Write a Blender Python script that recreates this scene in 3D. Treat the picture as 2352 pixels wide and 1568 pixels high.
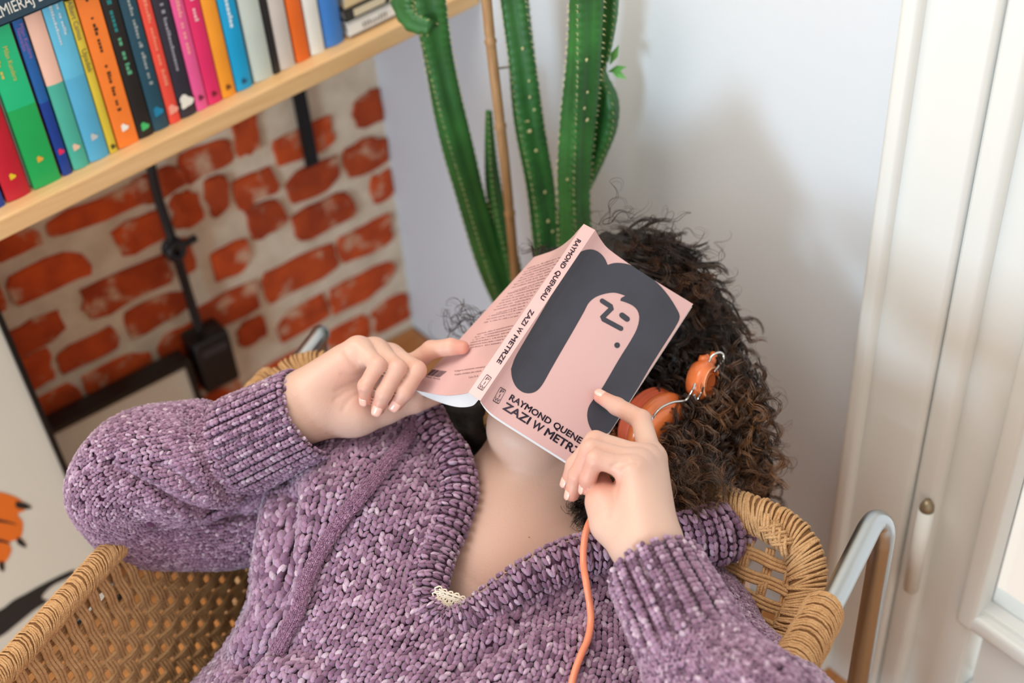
import bpy, bmesh, math, random
import numpy as np
from mathutils import Vector, Matrix, Euler

random.seed(7); rng = np.random.default_rng(7)
S = bpy.context.scene
for o in list(bpy.data.objects): bpy.data.objects.remove(o)
COL = S.collection

# ------------------------------------------------------------------ camera (corner of the room is the origin, Z up, metres)
FPX = 3000.0; CX, CY = 1176.0, 784.0
IX = np.array([0.7743, -0.6302, -0.0650]); IX /= np.linalg.norm(IX)
NAD = np.array([1480.0 - CX, 4400.0 - CY]); DN = np.hypot(*NAD); dv = NAD / DN; rv = np.array([dv[1], -dv[0]])
th = math.atan2(FPX, DN); ya = math.radians(53.9)
Fh = np.array([math.cos(ya), math.sin(ya), 0]); Rh = np.array([math.sin(ya), -math.cos(ya), 0]); Uh = np.array([0, 0, 1.0])
VZ = Fh * math.cos(th) - Uh * math.sin(th); VD = -Fh * math.sin(th) - Uh * math.cos(th)
IX = Rh * rv[0] + VD * dv[0]; IY = Rh * rv[1] + VD * dv[1]
CM = np.stack([IX, IY, VZ], 1)
def ray(px, py): return CM @ np.array([(px - CX) / FPX, (py - CY) / FPX, 1.0])
_r = ray(950, 750); LOC = -_r * (1.5 / -_r[2])
def P(px, py, Z): return LOC + ray(px, py) * Z          # a point seen at (px, py), Z metres along the view axis
def onx(px, py, x=0.0): r = ray(px, py); return LOC + r * ((x - LOC[0]) / r[0])
def ony(px, py, y=0.0): r = ray(px, py); return LOC + r * ((y - LOC[1]) / r[1])
def onz(px, py, z=0.0): r = ray(px, py); return LOC + r * ((z - LOC[2]) / r[2])
def proj(p): q = CM.T @ (np.asarray(p, float) - LOC); return q[0] / q[2] * FPX + CX, q[1] / q[2] * FPX + CY, q[2]

cam = bpy.data.cameras.new('camera'); camo = bpy.data.objects.new('camera', cam); COL.objects.link(camo)
cam.sensor_width = 36; cam.lens = 36 * FPX / 2352; cam.clip_start = .05
mw = Matrix(((IX[0], -IY[0], -VZ[0], LOC[0]), (IX[1], -IY[1], -VZ[1], LOC[1]), (IX[2], -IY[2], -VZ[2], LOC[2]), (0, 0, 0, 1)))
camo.matrix_world = mw
cam.dof.use_dof = True; cam.dof.focus_distance = 1.22; cam.dof.aperture_fstop = 3.0
S.camera = camo

# ------------------------------------------------------------------ world, lights, exposure
W = bpy.data.worlds.new('world'); S.world = W; W.use_nodes = True
bg = W.node_tree.nodes['Background']; bg.inputs[0].default_value = (1.0, .92, .82, 1); bg.inputs[1].default_value = 1.12
def area(name, loc, target, sx, sy, power, color):
    l = bpy.data.lights.new(name, 'AREA'); l.shape = 'RECTANGLE'; l.size = sx; l.size_y = sy; l.energy = power; l.color = color
    o = bpy.data.objects.new(name, l); COL.objects.link(o); o.location = loc
    o.rotation_euler = (Vector(target) - Vector(loc)).to_track_quat('-Z', 'Y').to_euler()
    return o
area('window_daylight', (-3.2, -1.50, .62), (0, -.75, .72), .62, .62, 50, (.64, .84, 1.0))
area('overhead_fill', (-.95, -.50, 2.2), (-.40, -.70, 0), 1.0, .7, 18, (1.0, .93, .84))  # added overhead fill that lifts the shaded wall, not a lamp of the room
S.view_settings.view_transform = 'Standard'; S.view_settings.look = 'None'
S.view_settings.exposure = -0.12; S.view_settings.gamma = 1; S.view_settings.use_curve_mapping = False

# ------------------------------------------------------------------ helpers
def lin(c):
    c = np.asarray(c, float) / 255.0
    return tuple(np.where(c <= .04045, c / 12.92, ((c + .055) / 1.055) ** 2.4)) + (1.0,)
MATS = {}
def mat(name, rgb, rough=.5, metal=0.0, noise=0.0, nscale=20.0, rgb2=None, bump=0.0, bscale=200.0, attr=None, sheen=0.0, sss=0.0,
        coat=0.0, stretch=None, emit=0.0, spec=.5, rand=0.0):
    m = bpy.data.materials.new(name); m.use_nodes = True; nt = m.node_tree; b = nt.nodes['Principled BSDF']
    col = lin(rgb); b.inputs['Base Color'].default_value = col; b.inputs['Roughness'].default_value = rough
    b.inputs['Metallic'].default_value = metal; b.inputs['Specular IOR Level'].default_value = spec
    out = None
    tc = nt.nodes.new('ShaderNodeTexCoord'); vec = tc.outputs['Object']
    if stretch:
        mp = nt.nodes.new('ShaderNodeMapping'); mp.inputs['Scale'].default_value = stretch; nt.links.new(vec, mp.inputs[0]); vec = mp.outputs[0]
    if attr:
        a = nt.nodes.new('ShaderNodeAttribute'); a.attribute_name = attr; out = a.outputs['Color']
    if noise > 0:
        n = nt.nodes.new('ShaderNodeTexNoise'); n.inputs['Scale'].default_value = nscale; n.inputs['Detail'].default_value = 5
        nt.links.new(vec, n.inputs['Vector'])
        mx = nt.nodes.new('ShaderNodeMix'); mx.data_type = 'RGBA'
        mr = nt.nodes.new('ShaderNodeMapRange'); mr.inputs[1].default_value = .35; mr.inputs[2].default_value = .65; mr.inputs[4].default_value = noise
        nt.links.new(n.outputs['Fac'], mr.inputs[0]); nt.links.new(mr.outputs[0], mx.inputs[0])
        if out is not None: nt.links.new(out, mx.inputs[6])
        else: mx.inputs[6].default_value = col
        mx.inputs[7].default_value = lin(rgb2) if rgb2 is not None else tuple(x * .6 for x in col[:3]) + (1,)
        out = mx.outputs[2]
    if rand > 0:
        oi = nt.nodes.new('ShaderNodeObjectInfo'); hs = nt.nodes.new('ShaderNodeHueSaturation')
        mr = nt.nodes.new('ShaderNodeMapRange'); mr.inputs[3].default_value = 1 - rand; mr.inputs[4].default_value = 1 + rand
        nt.links.new(oi.outputs['Random'], mr.inputs[0]); nt.links.new(mr.outputs[0], hs.inputs['Value'])
        if out is not None: nt.links.new(out, hs.inputs['Color'])
        else: hs.inputs['Color'].default_value = col
        out = hs.outputs[0]
    if out is not None: nt.links.new(out, b.inputs['Base Color'])
    if bump > 0:
        n2 = nt.nodes.new('ShaderNodeTexNoise'); n2.inputs['Scale'].default_value = bscale; n2.inputs['Detail'].default_value = 3
        nt.links.new(vec, n2.inputs['Vector'])
        bp = nt.nodes.new('ShaderNodeBump'); bp.inputs['Strength'].default_value = bump; bp.inputs['Distance'].default_value = .002
        nt.links.new(n2.outputs['Fac'], bp.inputs['Height']); nt.links.new(bp.outputs[0], b.inputs['Normal'])
    if sheen: b.inputs['Sheen Weight'].default_value = sheen; b.inputs['Sheen Roughness'].default_value = .4
    if sss:
        b.inputs['Subsurface Weight'].default_value = sss; b.inputs['Subsurface Radius'].default_value = (.9, .35, .2); b.inputs['Subsurface Scale'].default_value = .006
    if coat: b.inputs['Coat Weight'].default_value = coat; b.inputs['Coat Roughness'].default_value = .15
    MATS[name] = m
    return m

def link(o, parent=None):
    COL.objects.link(o)
    if parent is not None: o.parent = parent
    return o
def tag(o, label, cat, group=None, kind=None):
    if label: o['label'] = label
    if cat: o['category'] = cat
    if group: o['group'] = group
    if kind: o['kind'] = kind
    return o
def empty(name, loc, label=None, cat=None, group=None):
    o = bpy.data.objects.new(name, None); o.location = Vector(loc); o.empty_display_size = .05; COL.objects.link(o)
    return tag(o, label, cat, group)
def obj(name, verts, faces, material, parent=None, smooth=False, cols=None):
    """one mesh object; vertices are in world space, stored relative to the parent's location"""
    v = np.asarray(verts, float).reshape(-1, 3)
    if parent is not None:
        q = parent; off = np.zeros(3)
        while q is not None: off += np.array(q.location); q = q.parent
        v = v - off
    me = bpy.data.meshes.new(name)
    if isinstance(faces, np.ndarray) and faces.ndim == 2:
        n, k = faces.shape
        me.vertices.add(len(v)); me.vertices.foreach_set('co', v.astype(np.float32).ravel())
        me.loops.add(n * k); me.loops.foreach_set('vertex_index', faces.astype(np.int32).ravel())
        me.polygons.add(n); me.polygons.foreach_set('loop_start', np.arange(0, n * k, k, dtype=np.int32))
        me.update(calc_edges=True); me.validate()
    else:
        me.from_pydata([tuple(x) for x in v], [], [tuple(f) for f in faces]); me.update()
    if smooth: me.polygons.foreach_set('use_smooth', np.ones(len(me.polygons), bool))
    if cols is not None:
        a = me.color_attributes.new('col', 'FLOAT_COLOR', 'POINT')
        c = np.ones((len(v), 4), np.float32); c[:, :3] = cols; a.data.foreach_set('color', c.ravel())
    if material is not None: me.materials.append(material)
    return link(bpy.data.objects.new(name, me), parent)

class MB:
    """collects shapes into one mesh"""
    def __init__(s): s.v = []; s.f = []; s.n = 0
    def add(s, v, f):
        v = np.asarray(v, float).reshape(-1, 3); s.v.append(v); s.f += [tuple(int(i) + s.n for i in q) for q in f]; s.n += len(v); return s
    def box(s, lo, hi, bev=0.0, M=None):
        v, f = box(lo, hi, bev)
        if M is not None: v = np.array([M @ Vector(x) for x in v])
        return s.add(v, f)
    def tube(s, pts, r, n=10, cap=True): return s.add(*tube(pts, r, n, cap))
    def build(s, name, m, parent=None, smooth=False): return obj(name, np.concatenate(s.v), s.f, m, parent, smooth)

_bc = {}
def box(lo, hi, bev=0.0):
    lo = np.asarray(lo, float); hi = np.asarray(hi, float)
    bm = bmesh.new(); bmesh.ops.create_cube(bm, size=1)
    for v in bm.verts: v.co = Vector((lo + hi) / 2) + Vector([v.co[i] * (hi - lo)[i] for i in range(3)])
    if bev > 0: bmesh.ops.bevel(bm, geom=list(bm.edges), offset=bev, segments=2, affect='EDGES', profile=.6)
    bm.verts.index_update(); v = np.array([x.co[:] for x in bm.verts]); f = [tuple(x.index for x in q.verts) for q in bm.faces]; bm.free()
    return v, f
def frames(pts):
    pts = np.asarray(pts, float); n = len(pts); T = np.gradient(pts, axis=0); T /= np.linalg.norm(T, axis=1)[:, None] + 1e-12
    N = np.zeros_like(T); a = np.array([0, 0, 1.0]) if abs(T[0][2]) < .9 else np.array([1.0, 0, 0])
    N[0] = np.cross(T[0], a); N[0] /= np.linalg.norm(N[0])
    for i in range(1, n):
        x = N[i - 1] - T[i] * (N[i - 1] @ T[i]); N[i] = x / (np.linalg.norm(x) + 1e-12)
    return T, N, np.cross(T, N)
def tube(pts, r, n=10, cap=True):
    pts = np.asarray(pts, float); m = len(pts); r = np.broadcast_to(np.asarray(r, float), (m,))
    T, N, B = frames(pts); a = np.arange(n) * 2 * np.pi / n
    v = pts[:, None, :] + r[:, None, None] * (np.cos(a)[None, :, None] * N[:, None, :] + np.sin(a)[None, :, None] * B[:, None, :])
    v = v.reshape(-1, 3); f = []
    for i in range(m - 1):
        for j in range(n):
            k = (j + 1) % n; f.append((i * n + j, i * n + k, (i + 1) * n + k, (i + 1) * n + j))
    if cap: f.append(tuple(range(n - 1, -1, -1))); f.append(tuple((m - 1) * n + j for j in range(n)))
    return v, f
def spline(pts, n, closed=False):
    """Catmull-Rom through the rows of pts (any width), n samples by chord length"""
    p = np.asarray(pts, float)
    d = np.r_[0, np.cumsum(np.sqrt(np.linalg.norm(np.diff(p[:, :3] if p.shape[1] >= 3 else p, axis=0), axis=1) + 1e-9))]
    t = np.linspace(0, d[-1], n); m = np.zeros_like(p)
    m[1:-1] = (p[2:] - p[:-2]) / (d[2:] - d[:-2])[:, None]; m[0] = (p[1] - p[0]) / (d[1] - d[0]); m[-1] = (p[-1] - p[-2]) / (d[-1] - d[-2])
    i = np.clip(np.searchsorted(d, t, 'right') - 1, 0, len(p) - 2); h = (d[i + 1] - d[i]); s = ((t - d[i]) / h)[:, None]; h = h[:, None]
    return (2 * s**3 - 3 * s**2 + 1) * p[i] + (s**3 - 2 * s**2 + s) * h * m[i] + (-2 * s**3 + 3 * s**2) * p[i + 1] + (s**3 - s**2) * h * m[i + 1]
def Ps(l): return np.array([list(P(*q[:3])) + list(q[3:]) for q in l])
def lathe(prof, n=24):
    """profile rows (radius, height) -> mesh about +Z at the origin"""
    a = np.arange(n) * 2 * np.pi / n; v = []; f = []
    for r, z in prof: v += [(r * math.cos(t), r * math.sin(t), z) for t in a]
    for i in range(len(prof) - 1):
        for j in range(n): k = (j + 1) % n; f.append((i * n + j, i * n + k, (i + 1) * n + k, (i + 1) * n + j))
    f.append(tuple(range(n - 1, -1, -1))); f.append(tuple((len(prof) - 1) * n + j for j in range(n)))
    return np.array(v), f
def axes(center, x, y, z):
    return lambda v: np.asarray(center) + np.asarray(v)[:, :1] * x + np.asarray(v)[:, 1:2] * y + np.asarray(v)[:, 2:3] * z
def unit(v): v = np.asarray(v, float); return v / np.linalg.norm(v)
_tc = {}
def text_mesh(s, size=1.0, bold=False, sx=1.0):
    """outline lettering triangulated in its own plane: (n, 2) points and faces, starting at the origin, cap height about .7*size"""
    k = (s, size, bold, sx)
    if k in _tc: return _tc[k]
    cu = bpy.data.curves.new('txt', 'FONT'); cu.body = s; cu.size = size; cu.resolution_u = 3; cu.offset = 0.0
    o = bpy.data.objects.new('txt', cu); COL.objects.link(o); dg = bpy.context.evaluated_depsgraph_get()
    me = bpy.data.meshes.new_from_object(o.evaluated_get(dg)); v = np.array([x.co[:2] for x in me.vertices]).reshape(-1, 2); f = [tuple(p.vertices) for p in me.polygons]
    bpy.data.objects.remove(o); bpy.data.curves.remove(cu); bpy.data.meshes.remove(me)
    v = v * np.array([sx, 1.0]) if len(v) else v
    if bold and len(v):                                       # heavier strokes: the outline laid down again a hair to each side
        d = .028 * size; n = len(v); sh = [(0, 0), (d, 0), (-d, 0), (0, d), (0, -d), (d * .7, d * .7), (-d * .7, -d * .7), (d * .7, -d * .7), (-d * .7, d * .7)]
        f = [tuple(i + n * k for i in q) for k in range(len(sh)) for q in f]; v = np.concatenate([v + np.array(s_) for s_ in sh]); v[:, 0] -= v[:, 0].min()
    _tc[k] = (v, f); return v, f
# ------------------------------------------------------------------ the setting
def mortar_material():
    return mat('mortar', (232, 220, 198), .95, noise=.7, nscale=22, rgb2=(204, 188, 164), bump=.9, bscale=60)
def brick_material():
    m = mat('brick', (206, 84, 30), .9, noise=.7, nscale=26, rgb2=(160, 56, 20), bump=.8, bscale=120, rand=.22)
    nt = m.node_tree; b = nt.nodes['Principled BSDF']; src = b.inputs['Base Color'].links[0].from_socket
    g = nt.nodes.new('ShaderNodeNewGeometry'); n = nt.nodes.new('ShaderNodeTexNoise'); n.inputs['Scale'].default_value = 15; n.inputs['Detail'].default_value = 6
    n.inputs['Roughness'].default_value = .62; nt.links.new(g.outputs['Position'], n.inputs['Vector'])
    mr = nt.nodes.new('ShaderNodeMapRange'); mr.inputs[1].default_value = .55; mr.inputs[2].default_value = .64; mr.inputs[4].default_value = .85; nt.links.new(n.outputs['Fac'], mr.inputs[0])
    mx = nt.nodes.new('ShaderNodeMix'); mx.data_type = 'RGBA'; mx.inputs[7].default_value = lin((214, 180, 150))
    nt.links.new(mr.outputs[0], mx.inputs[0]); nt.links.new(src, mx.inputs[6]); nt.links.new(mx.outputs[2], b.inputs['Base Color'])
    return m
wall_left = obj('wall_left', *box((-2.2, 0, 0), (0, .12, 2.3)), mortar_material()); wall_left['kind'] = 'structure'
BM = brick_material()
measured = [(-.642, -.528, .402, .450), (-.477, -.400, .404, .453), (-.552, -.418, .328, .379), (-.667, -.594, .322, .366), (-.615, -.525, .258, .298),
            (-.266, -.134, .203, .260), (-.194, -.084, .287, .343), (-.33, -.287, .144, .19), (-.257, -.170, .115, .168), (-.567, -.407, .475, .506), (-.640, -.582, .479, .514),
            (-.05, -.003, .440, .494), (-.2, -.098, .434, .482), (-.352, -.275, .476, .520), (-.282, -.217, .397, .443), (-.042, -.006, .288, .342),
            (-.345, -.285, .288, .340), (-.39, -.285, .205, .258), (-.50, -.405, .262, .310), (-.08, -.006, .36, .415), (-.19, -.10, .36, .412), (-.12, -.02, .205, .258),
            (-.155, -.03, .12, .17), (-.43, -.355, .475, .515)]
def brick(x0, x1, z0, z1, k):
    r = np.random.default_rng(k); n = 5
    ring = []
    for a in range(4):
        for t in np.linspace(0, 1, n)[:-1]:
            p = [(x0 + (x1 - x0) * t, z0), (x1, z0 + (z1 - z0) * t), (x1 - (x1 - x0) * t, z1), (x0, z1 - (z1 - z0) * t)][a]
            ring.append(p)
    ring = np.array(ring); c = ring.mean(0); m = len(ring)
    j = r.normal(0, .0022, (m, 2)); j[[0, 4, 8, 12]] += (c - ring[[0, 4, 8, 12]]) * .07
    if r.random() < .5:                                   # a chipped corner
        q = r.integers(0, 4) * 4; j[q] += (c - ring[q]) * .22; j[q - 1] += (c - ring[q - 1]) * .1; j[(q + 1) % m] += (c - ring[(q + 1) % m]) * .1
    ring = ring + j; d = .006 + r.uniform(-.002, .004)
    v = [(x, .004, z) for x, z in ring] + [(x, -d * .7, z) for x, z in ring] + [(c[0] + (x - c[0]) * .94, -d + r.normal(0, .0006), c[1] + (z - c[1]) * .92) for x, z in ring] + [(c[0], -d, c[1])]
    f = []
    for i in range(m):
        k2 = (i + 1) % m
        f += [(i, k2, m + k2, m + i), (m + i, m + k2, 2 * m + k2, 2 * m + i), (2 * m + i, 2 * m + k2, 3 * m)]
    o = obj('brick', v, f, BM, wall_left); return o
bk = 0
for q in measured: brick(q[0] - .004, min(q[1] + .004, -.003), q[2] - .002, q[3] + .002, bk); bk += 1
for row in range(-6, 24):
    z0 = .328 + row * .0755; x = -2.15 + (.14 if row % 2 else 0) + .02 * (row % 3)
    if z0 < .0 or z0 > 1.0: continue
    while x < -.01:
        w = .245 if (bk % 3) else .115; q = (x, min(x + w, -.004), z0, z0 + .062); x += w + .011
        if q[1] - q[0] < .03: continue
        for e in measured:                                    # trimmed to end short of the irregular bricks placed above
            if min(q[3], e[3] + .005) - max(q[2], e[2] - .005) > 0 and min(q[1], e[1] + .012) - max(q[0], e[0] - .012) > 0:
                q = (q[0], min(q[1], e[0] - .012), q[2], q[3]) if e[0] - q[0] > q[1] - e[1] else (max(q[0], e[1] + .012), q[1], q[2], q[3])
        if q[1] - q[0] < .03: continue
        A = (q[1] - q[0]) * (q[3] - q[2])
        ov = max(max(0, min(q[1], e[1]) - max(q[0], e[0]) + .006) * max(0, min(q[3], e[3]) - max(q[2], e[2]) + .004) for e in measured)
        if ov > .16 * A or (q[0] < -1.15): continue
        brick(*q, bk); bk += 1

WHITE = mat('white_plaster', (212, 219, 226), .75, noise=.25, nscale=6, rgb2=(206, 212, 218), bump=.08, bscale=90)
PAINT = mat('white_gloss_paint', (228, 231, 229), .35, bump=.03, bscale=40)
# plastered wall to the right with the balcony door opening (door leaf spans y -1.075 .. -1.85)
DY0, DY1 = -1.055, -1.80
wr = MB(); wr.box((0, DY0, 0), (.12, .12, 2.3)); wr.box((0, -3.2, 0), (.12, DY1, 2.3)); wr.box((0, DY1, 2.12), (.12, DY0, 2.3))
wall_right = wr.build('wall_right', WHITE); wall_right['kind'] = 'structure'
fl = MB()
floor = obj('floor', *box((-3.6, -3.2, -.04), (.12, .12, 0)), mat('dark_floor_base', (96, 62, 36), .6)); floor['kind'] = 'structure'
FW = mat('floor_oak', (204, 140, 80), .35, noise=.6, nscale=14, rgb2=(168, 108, 58), stretch=(1, 8, 8), bump=.1, bscale=60, rand=.12)
yy = -3.15
while yy < 0:
    xx = -3.5 + random.uniform(0, .5)
    while xx < 0:
        l = min(.95, -.002 - xx); 
        if l > .1: obj('floor_plank', *box((xx, yy, -.004), (xx + l - .002, min(yy + .098, -.002), .003), .001), FW, floor)
        xx += l
        if l < .95: break
    yy += .1
# door casing, door leaf with its glazing
d1 = empty('door_1', (0.0, DY0, 0)); d1['kind'] = 'structure'
MB().box((-.022, DY0 - .012, 0), (.03, DY0 + .070, 2.16), .006).build('door_casing', PAINT, d1, True)
MB().box((-.034, DY0 + .058, 0), (0.0, DY0 + .078, 2.17), .006).build('casing_bead', PAINT, d1, True)
lf = MB()                                                    # leaf: two stiles, rails, lower panel
GY0, GY1, GZ0, GZ1 = DY0 - .118, DY1 + .12, .268, 2.0
lf.box((.0, DY0 - .110, .0), (.045, DY0 - .014, 2.1), .004); lf.box((.0, DY1, 0), (.045, DY1 + .11, 2.1), .004)
lf.box((.0, DY1 + .11, 0), (.045, DY0 - .110, .10), .004); lf.box((.001, DY1 + .10, .225), (.044, DY0 - .100, .272), .002); lf.box((.0, DY1 + .11, 2.0), (.045, DY0 - .110, 2.1), .004)
lf.build('door_leaf', PAINT, d1, True)
MB().box((.014, DY1 + .10, .09), (.032, DY0 - .12, .23), .003).build('lower_panel', PAINT, d1, True)
gb = MB()
for a, b in (((-.012, GY0 - .0, GZ0 - .03), (.03, GY0 + .024, GZ1)), ((-.012, GY1 - .024, GZ0 - .03), (.03, GY1, GZ1)), ((-.0112, GY1 + .002, GZ0 - .029), (.029, GY0 + .022, GZ0 - .004))): gb.box(a, b, .006)
gb.build('glazing_bead', PAINT, d1, True)
MB().box((-.016, DY0 - .043, 0), (.01, DY0 - .013, 2.1), .008).build('rebate_strip', PAINT, d1, True)
GL = mat('glass', (255, 255, 255), .02); GL.node_tree.nodes['Principled BSDF'].inputs['Transmission Weight'].default_value = 1
obj('pane', *box((.018, GY1, GZ0 - .005), (.022, GY0, GZ1)), GL, d1)
hz = onx(2115, 1190)[2]; hy = onx(2115, 1190)[1]
h = MB(); q1, q2 = onx(2126, 1168, -.022), onx(2094, 1352, -.022); hy = (q1[1] + q2[1]) / 2; h.tube([(-.022, hy, q2[2]), (-.022, hy, q1[2])], .009, 14); MB().tube([(-.022, hy, q1[2]), (-.022, hy, q1[2] + .006), (-.022, hy, q1[2] + .014)], [.0085, .008, .004], 14).build('hinge_cap', mat('dull_brass', (150, 136, 112), .4, metal=.6), d1, True)
h.build('hinge', PAINT, d1, True)
# balcony daylight outside the glass: a bright overcast sky seen through the pane
SKY = bpy.data.materials.new('overcast_sky'); SKY.use_nodes = True
e = SKY.node_tree.nodes.new('ShaderNodeEmission'); e.inputs[0].default_value = (.97, 1, 1, 1); e.inputs[1].default_value = 1.6
SKY.node_tree.links.new(e.outputs[0], SKY.node_tree.nodes['Material Output'].inputs[0])
sk = obj('sky_backdrop', *box((1.2, -3.2, -.4), (1.22, .8, 3.2)), SKY); sk['kind'] = 'structure'

# ------------------------------------------------------------------ shelf, brackets
def shz(x): return .734 + .0655 * x
PINE = mat('pine', (226, 186, 134), .5, noise=.5, nscale=9, rgb2=(206, 158, 104), stretch=(1, 14, 14), bump=.05, bscale=50)
shelf = empty('wall_shelf', (-.5, -.15, shz(-.5)), 'long pale pine shelf board on the brick wall holding a row of books', 'shelf')
SB = Matrix.Translation((0, 0, .734)) @ Matrix.Rotation(-math.atan(.0655), 4, 'Y')
b = MB(); b.box((-1.5, -.297, 0), (-.002, -.004, .025), .0025, SB); b.build('board', PINE, shelf)
IRON = mat('black_iron', (24, 24, 26), .55, metal=.3, bump=.1, bscale=150)
for px in (690,):
    x = ony(px, 240, -.01)[0]; zb = ony(712, 380, -.01)[2]
    br = MB(); br.box((x - .011, -.016, zb), (x + .011, -.007, shz(x) - .001), .002); br.box((x - .011, -.24, shz(x) - .010), (x + .011, -.004, shz(x) - .003), .002)
    br.build('bracket', IRON, shelf)
# black cord with a knot and an adapter box
cord = empty('hanging_adapter', ony(480, 815, -.03), 'black adapter box hanging from a knotted black cord on the brick wall', 'adapter')
BL = mat('black_plastic', (20, 20, 22), .45)
cp = spline([list(ony(*q)) for q in ((345, 375, -.03), (362, 450, -.03), (385, 520, -.035), (402, 572, -.04), (425, 650, -.035), (442, 705, -.035), (458, 760, -.04))], 60)
MB().tube(cp, .0075, 10).build('cord', BL, cord, True)
kn = MB(); kc = ony(402, 572, -.045)
a = np.linspace(0, 4 * np.pi, 60); kn.tube(np.stack([kc[0] + .012 * np.cos(a), kc[1] + .008 * np.sin(a * .5), kc[2] + .013 * np.sin(a)], 1), .006, 8)
kn.tube(spline([kc, ony(425, 560, -.05), ony(450, 545, -.05)], 12), [.006] * 12, 8); kn.build('knot', BL, cord, True)
c0 = ony(482, 815, -.035); bb = MB(); bb.box((c0[0] - .031, -.062, c0[2] - .05), (c0[0] + .031, -.012, c0[2] + .05), .006); bb.build('adapter_box', BL, cord, True)
sm = MB(); sm.box((c0[0] - .022, -.0632, c0[2] + .02), (c0[0] + .022, -.0618, c0[2] + .034), .0005); sm.build('raised_strip', mat('dark_grey_plastic', (52, 52, 56), .5), cord)

# ------------------------------------------------------------------ books on the shelf
CARD = {}
def card(rgb, rough=.45):
    k = tuple(rgb)
    if k not in CARD: CARD[k] = mat('book_cover_%d_%d_%d' % k, rgb, rough, noise=.12, nscale=30, coat=.15)
    return CARD[k]
PAPER = mat('page_paper', (238, 232, 218), .8, noise=.5, nscale=300, rgb2=(222, 214, 196), stretch=(60, 1, 1))
YB = -.275
def basex(px):                                              # x on the shelf whose book front foot is seen at column px
    lo, hi = -1.4, .2
    for _ in range(50):
        m_ = (lo + hi) / 2
        if proj((m_, YB, shz(m_) + .025))[0] < px: lo = m_
        else: hi = m_
    return (lo + hi) / 2
def spine_text(parent, s, x, y, ztop, zbot, h, rgb, marks=False):
    """lettering running down a spine that faces -Y"""
    L = ztop - zbot
    if marks:
        v = []; f = []; t = 0; r = random.Random(s); h = h * .72
        while t < L:
            w = h * r.uniform(.35, .75); hh = h * r.choice((.5, .5, .75))
            if r.random() > .16:
                i = len(v); v += [(t, 0), (t + w, 0), (t + w, hh), (t, hh)]; f.append((i, i + 1, i + 2, i + 3))
            t += w + h * .16
        v = np.array(v)
    else:
        v, f = text_mesh(s, h); sc = L / (v[:, 0].max() - v[:, 0].min()); v = (v - [v[:, 0].min(), 0]) * [sc, 1.0]
    w3 = np.stack([x + (v[:, 1] - h * .35), np.full(len(v), y), ztop - v[:, 0]], 1)
    return obj('spine_lettering', w3, f, card(rgb), parent)
def emblem(parent, x, y, z, r, rgb):
    v = [(x + r * math.cos(a) * (1 + .25 * math.cos(3 * a)), y, z + r * math.sin(a) * (1 + .25 * math.cos(3 * a + 1))) for a in np.arange(14) * 2 * np.pi / 14]
    return obj('publisher_mark', v, [tuple(range(14))], card(rgb), parent)
def book_upright(pa, pb, h, rgb, label, group='books standing on the pine shelf', depth=.13, y=YB, lower=None, lowz=.4, round_=.35, side=None, texts=(), marks=(), lean=0.0):
    x0, x1 = basex(pa) + .0008, basex(pb) - .0008; w = x1 - x0; z0 = shz((x0 + x1) / 2) + .0255; xm = (x0 + x1) / 2
    root = empty('book', (xm, y + depth / 2, z0), label, 'book', group)
    n = 7; arc = np.linspace(-1, 1, n); sp = [(xm + a * w / 2, y + round_ * w * .22 * (a * a)) for a in arc]
    out = [(x0, y + depth)] + sp + [(x1, y + depth)]; t = min(.0016, w * .12)
    inn = [(x0 + t, y + depth)] + [(xm + a * (w / 2 - t), yy_ + t) for a, (xx_, yy_) in zip(arc, sp)] + [(x1 - t, y + depth)]
    def shell(za, zb, name, m_):
        v = [(x, yy_, za) for x, yy_ in out] + [(x, yy_, zb) for x, yy_ in out] + [(x, yy_, za) for x, yy_ in inn] + [(x, yy_, zb) for x, yy_ in inn]
        k = len(out); f = []
        for i in range(k - 1):
            f += [(i, i + 1, k + i + 1, k + i), (2 * k + i + 1, 2 * k + i, 3 * k + i, 3 * k + i + 1), (k + i, k + i + 1, 3 * k + i + 1, 3 * k + i), (i + 1, i, 2 * k + i, 2 * k + i + 1)]
        f += [(0, k, 3 * k, 2 * k), (2 * k - 1, k - 1, 3 * k - 1, 4 * k - 1)]
        o = obj(name, v, f, m_, root); return o
    zt = z0 + h
    if lower is None: shell(z0, zt, 'cover', card(rgb))
    else: shell(z0 + h * lowz, zt, 'cover', card(rgb)); shell(z0, z0 + h * lowz, 'cover_band', card(lower))
    if side is not None: obj('cover_side', *box((x0 - .0012, y + .012, z0), (x0 - .0001, y + depth, zt)), card(side), root)
    pg = MB(); pg.box((x0 + t + .0003, y + t + .006, z0 + .002), (x1 - t - .0003, y + depth - .003, zt - .003)); pg.build('pages', PAPER, root)
    for (s, fx, ft, fb, hh, c) in texts: spine_text(root, s, x0 + w * fx, y - .0006, z0 + h * ft, z0 + h * fb, hh, c)
    for (s, fx, ft, fb, hh, c) in marks: spine_text(root, s, x0 + w * fx, y - .0006, z0 + h * ft, z0 + h * fb, hh, c, True)
    return root, xm, z0, w
def B(pa, pb, h, rgb, label, em=None, **k):
    r, xm, z0, w = book_upright(pa, pb, h, rgb, label, **k)
    if em: emblem(r, xm, YB - .0007, z0 + em[0], em[1], em[2])
B(-60, -26, .2, (40, 60, 140), 'dark blue book cut off at the left end of the shelf')
B(-24, 15, .2, (28, 72, 160), 'blue paperback at far left, left of the red book', lower=(24, 62, 150))
B(18, 74, .2, (196, 62, 66), 'red paperback with yellow mark, left of the green book', lower=(190, 22, 44), lowz=.62, em=(.029, .0036, (226, 196, 40)))
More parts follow.
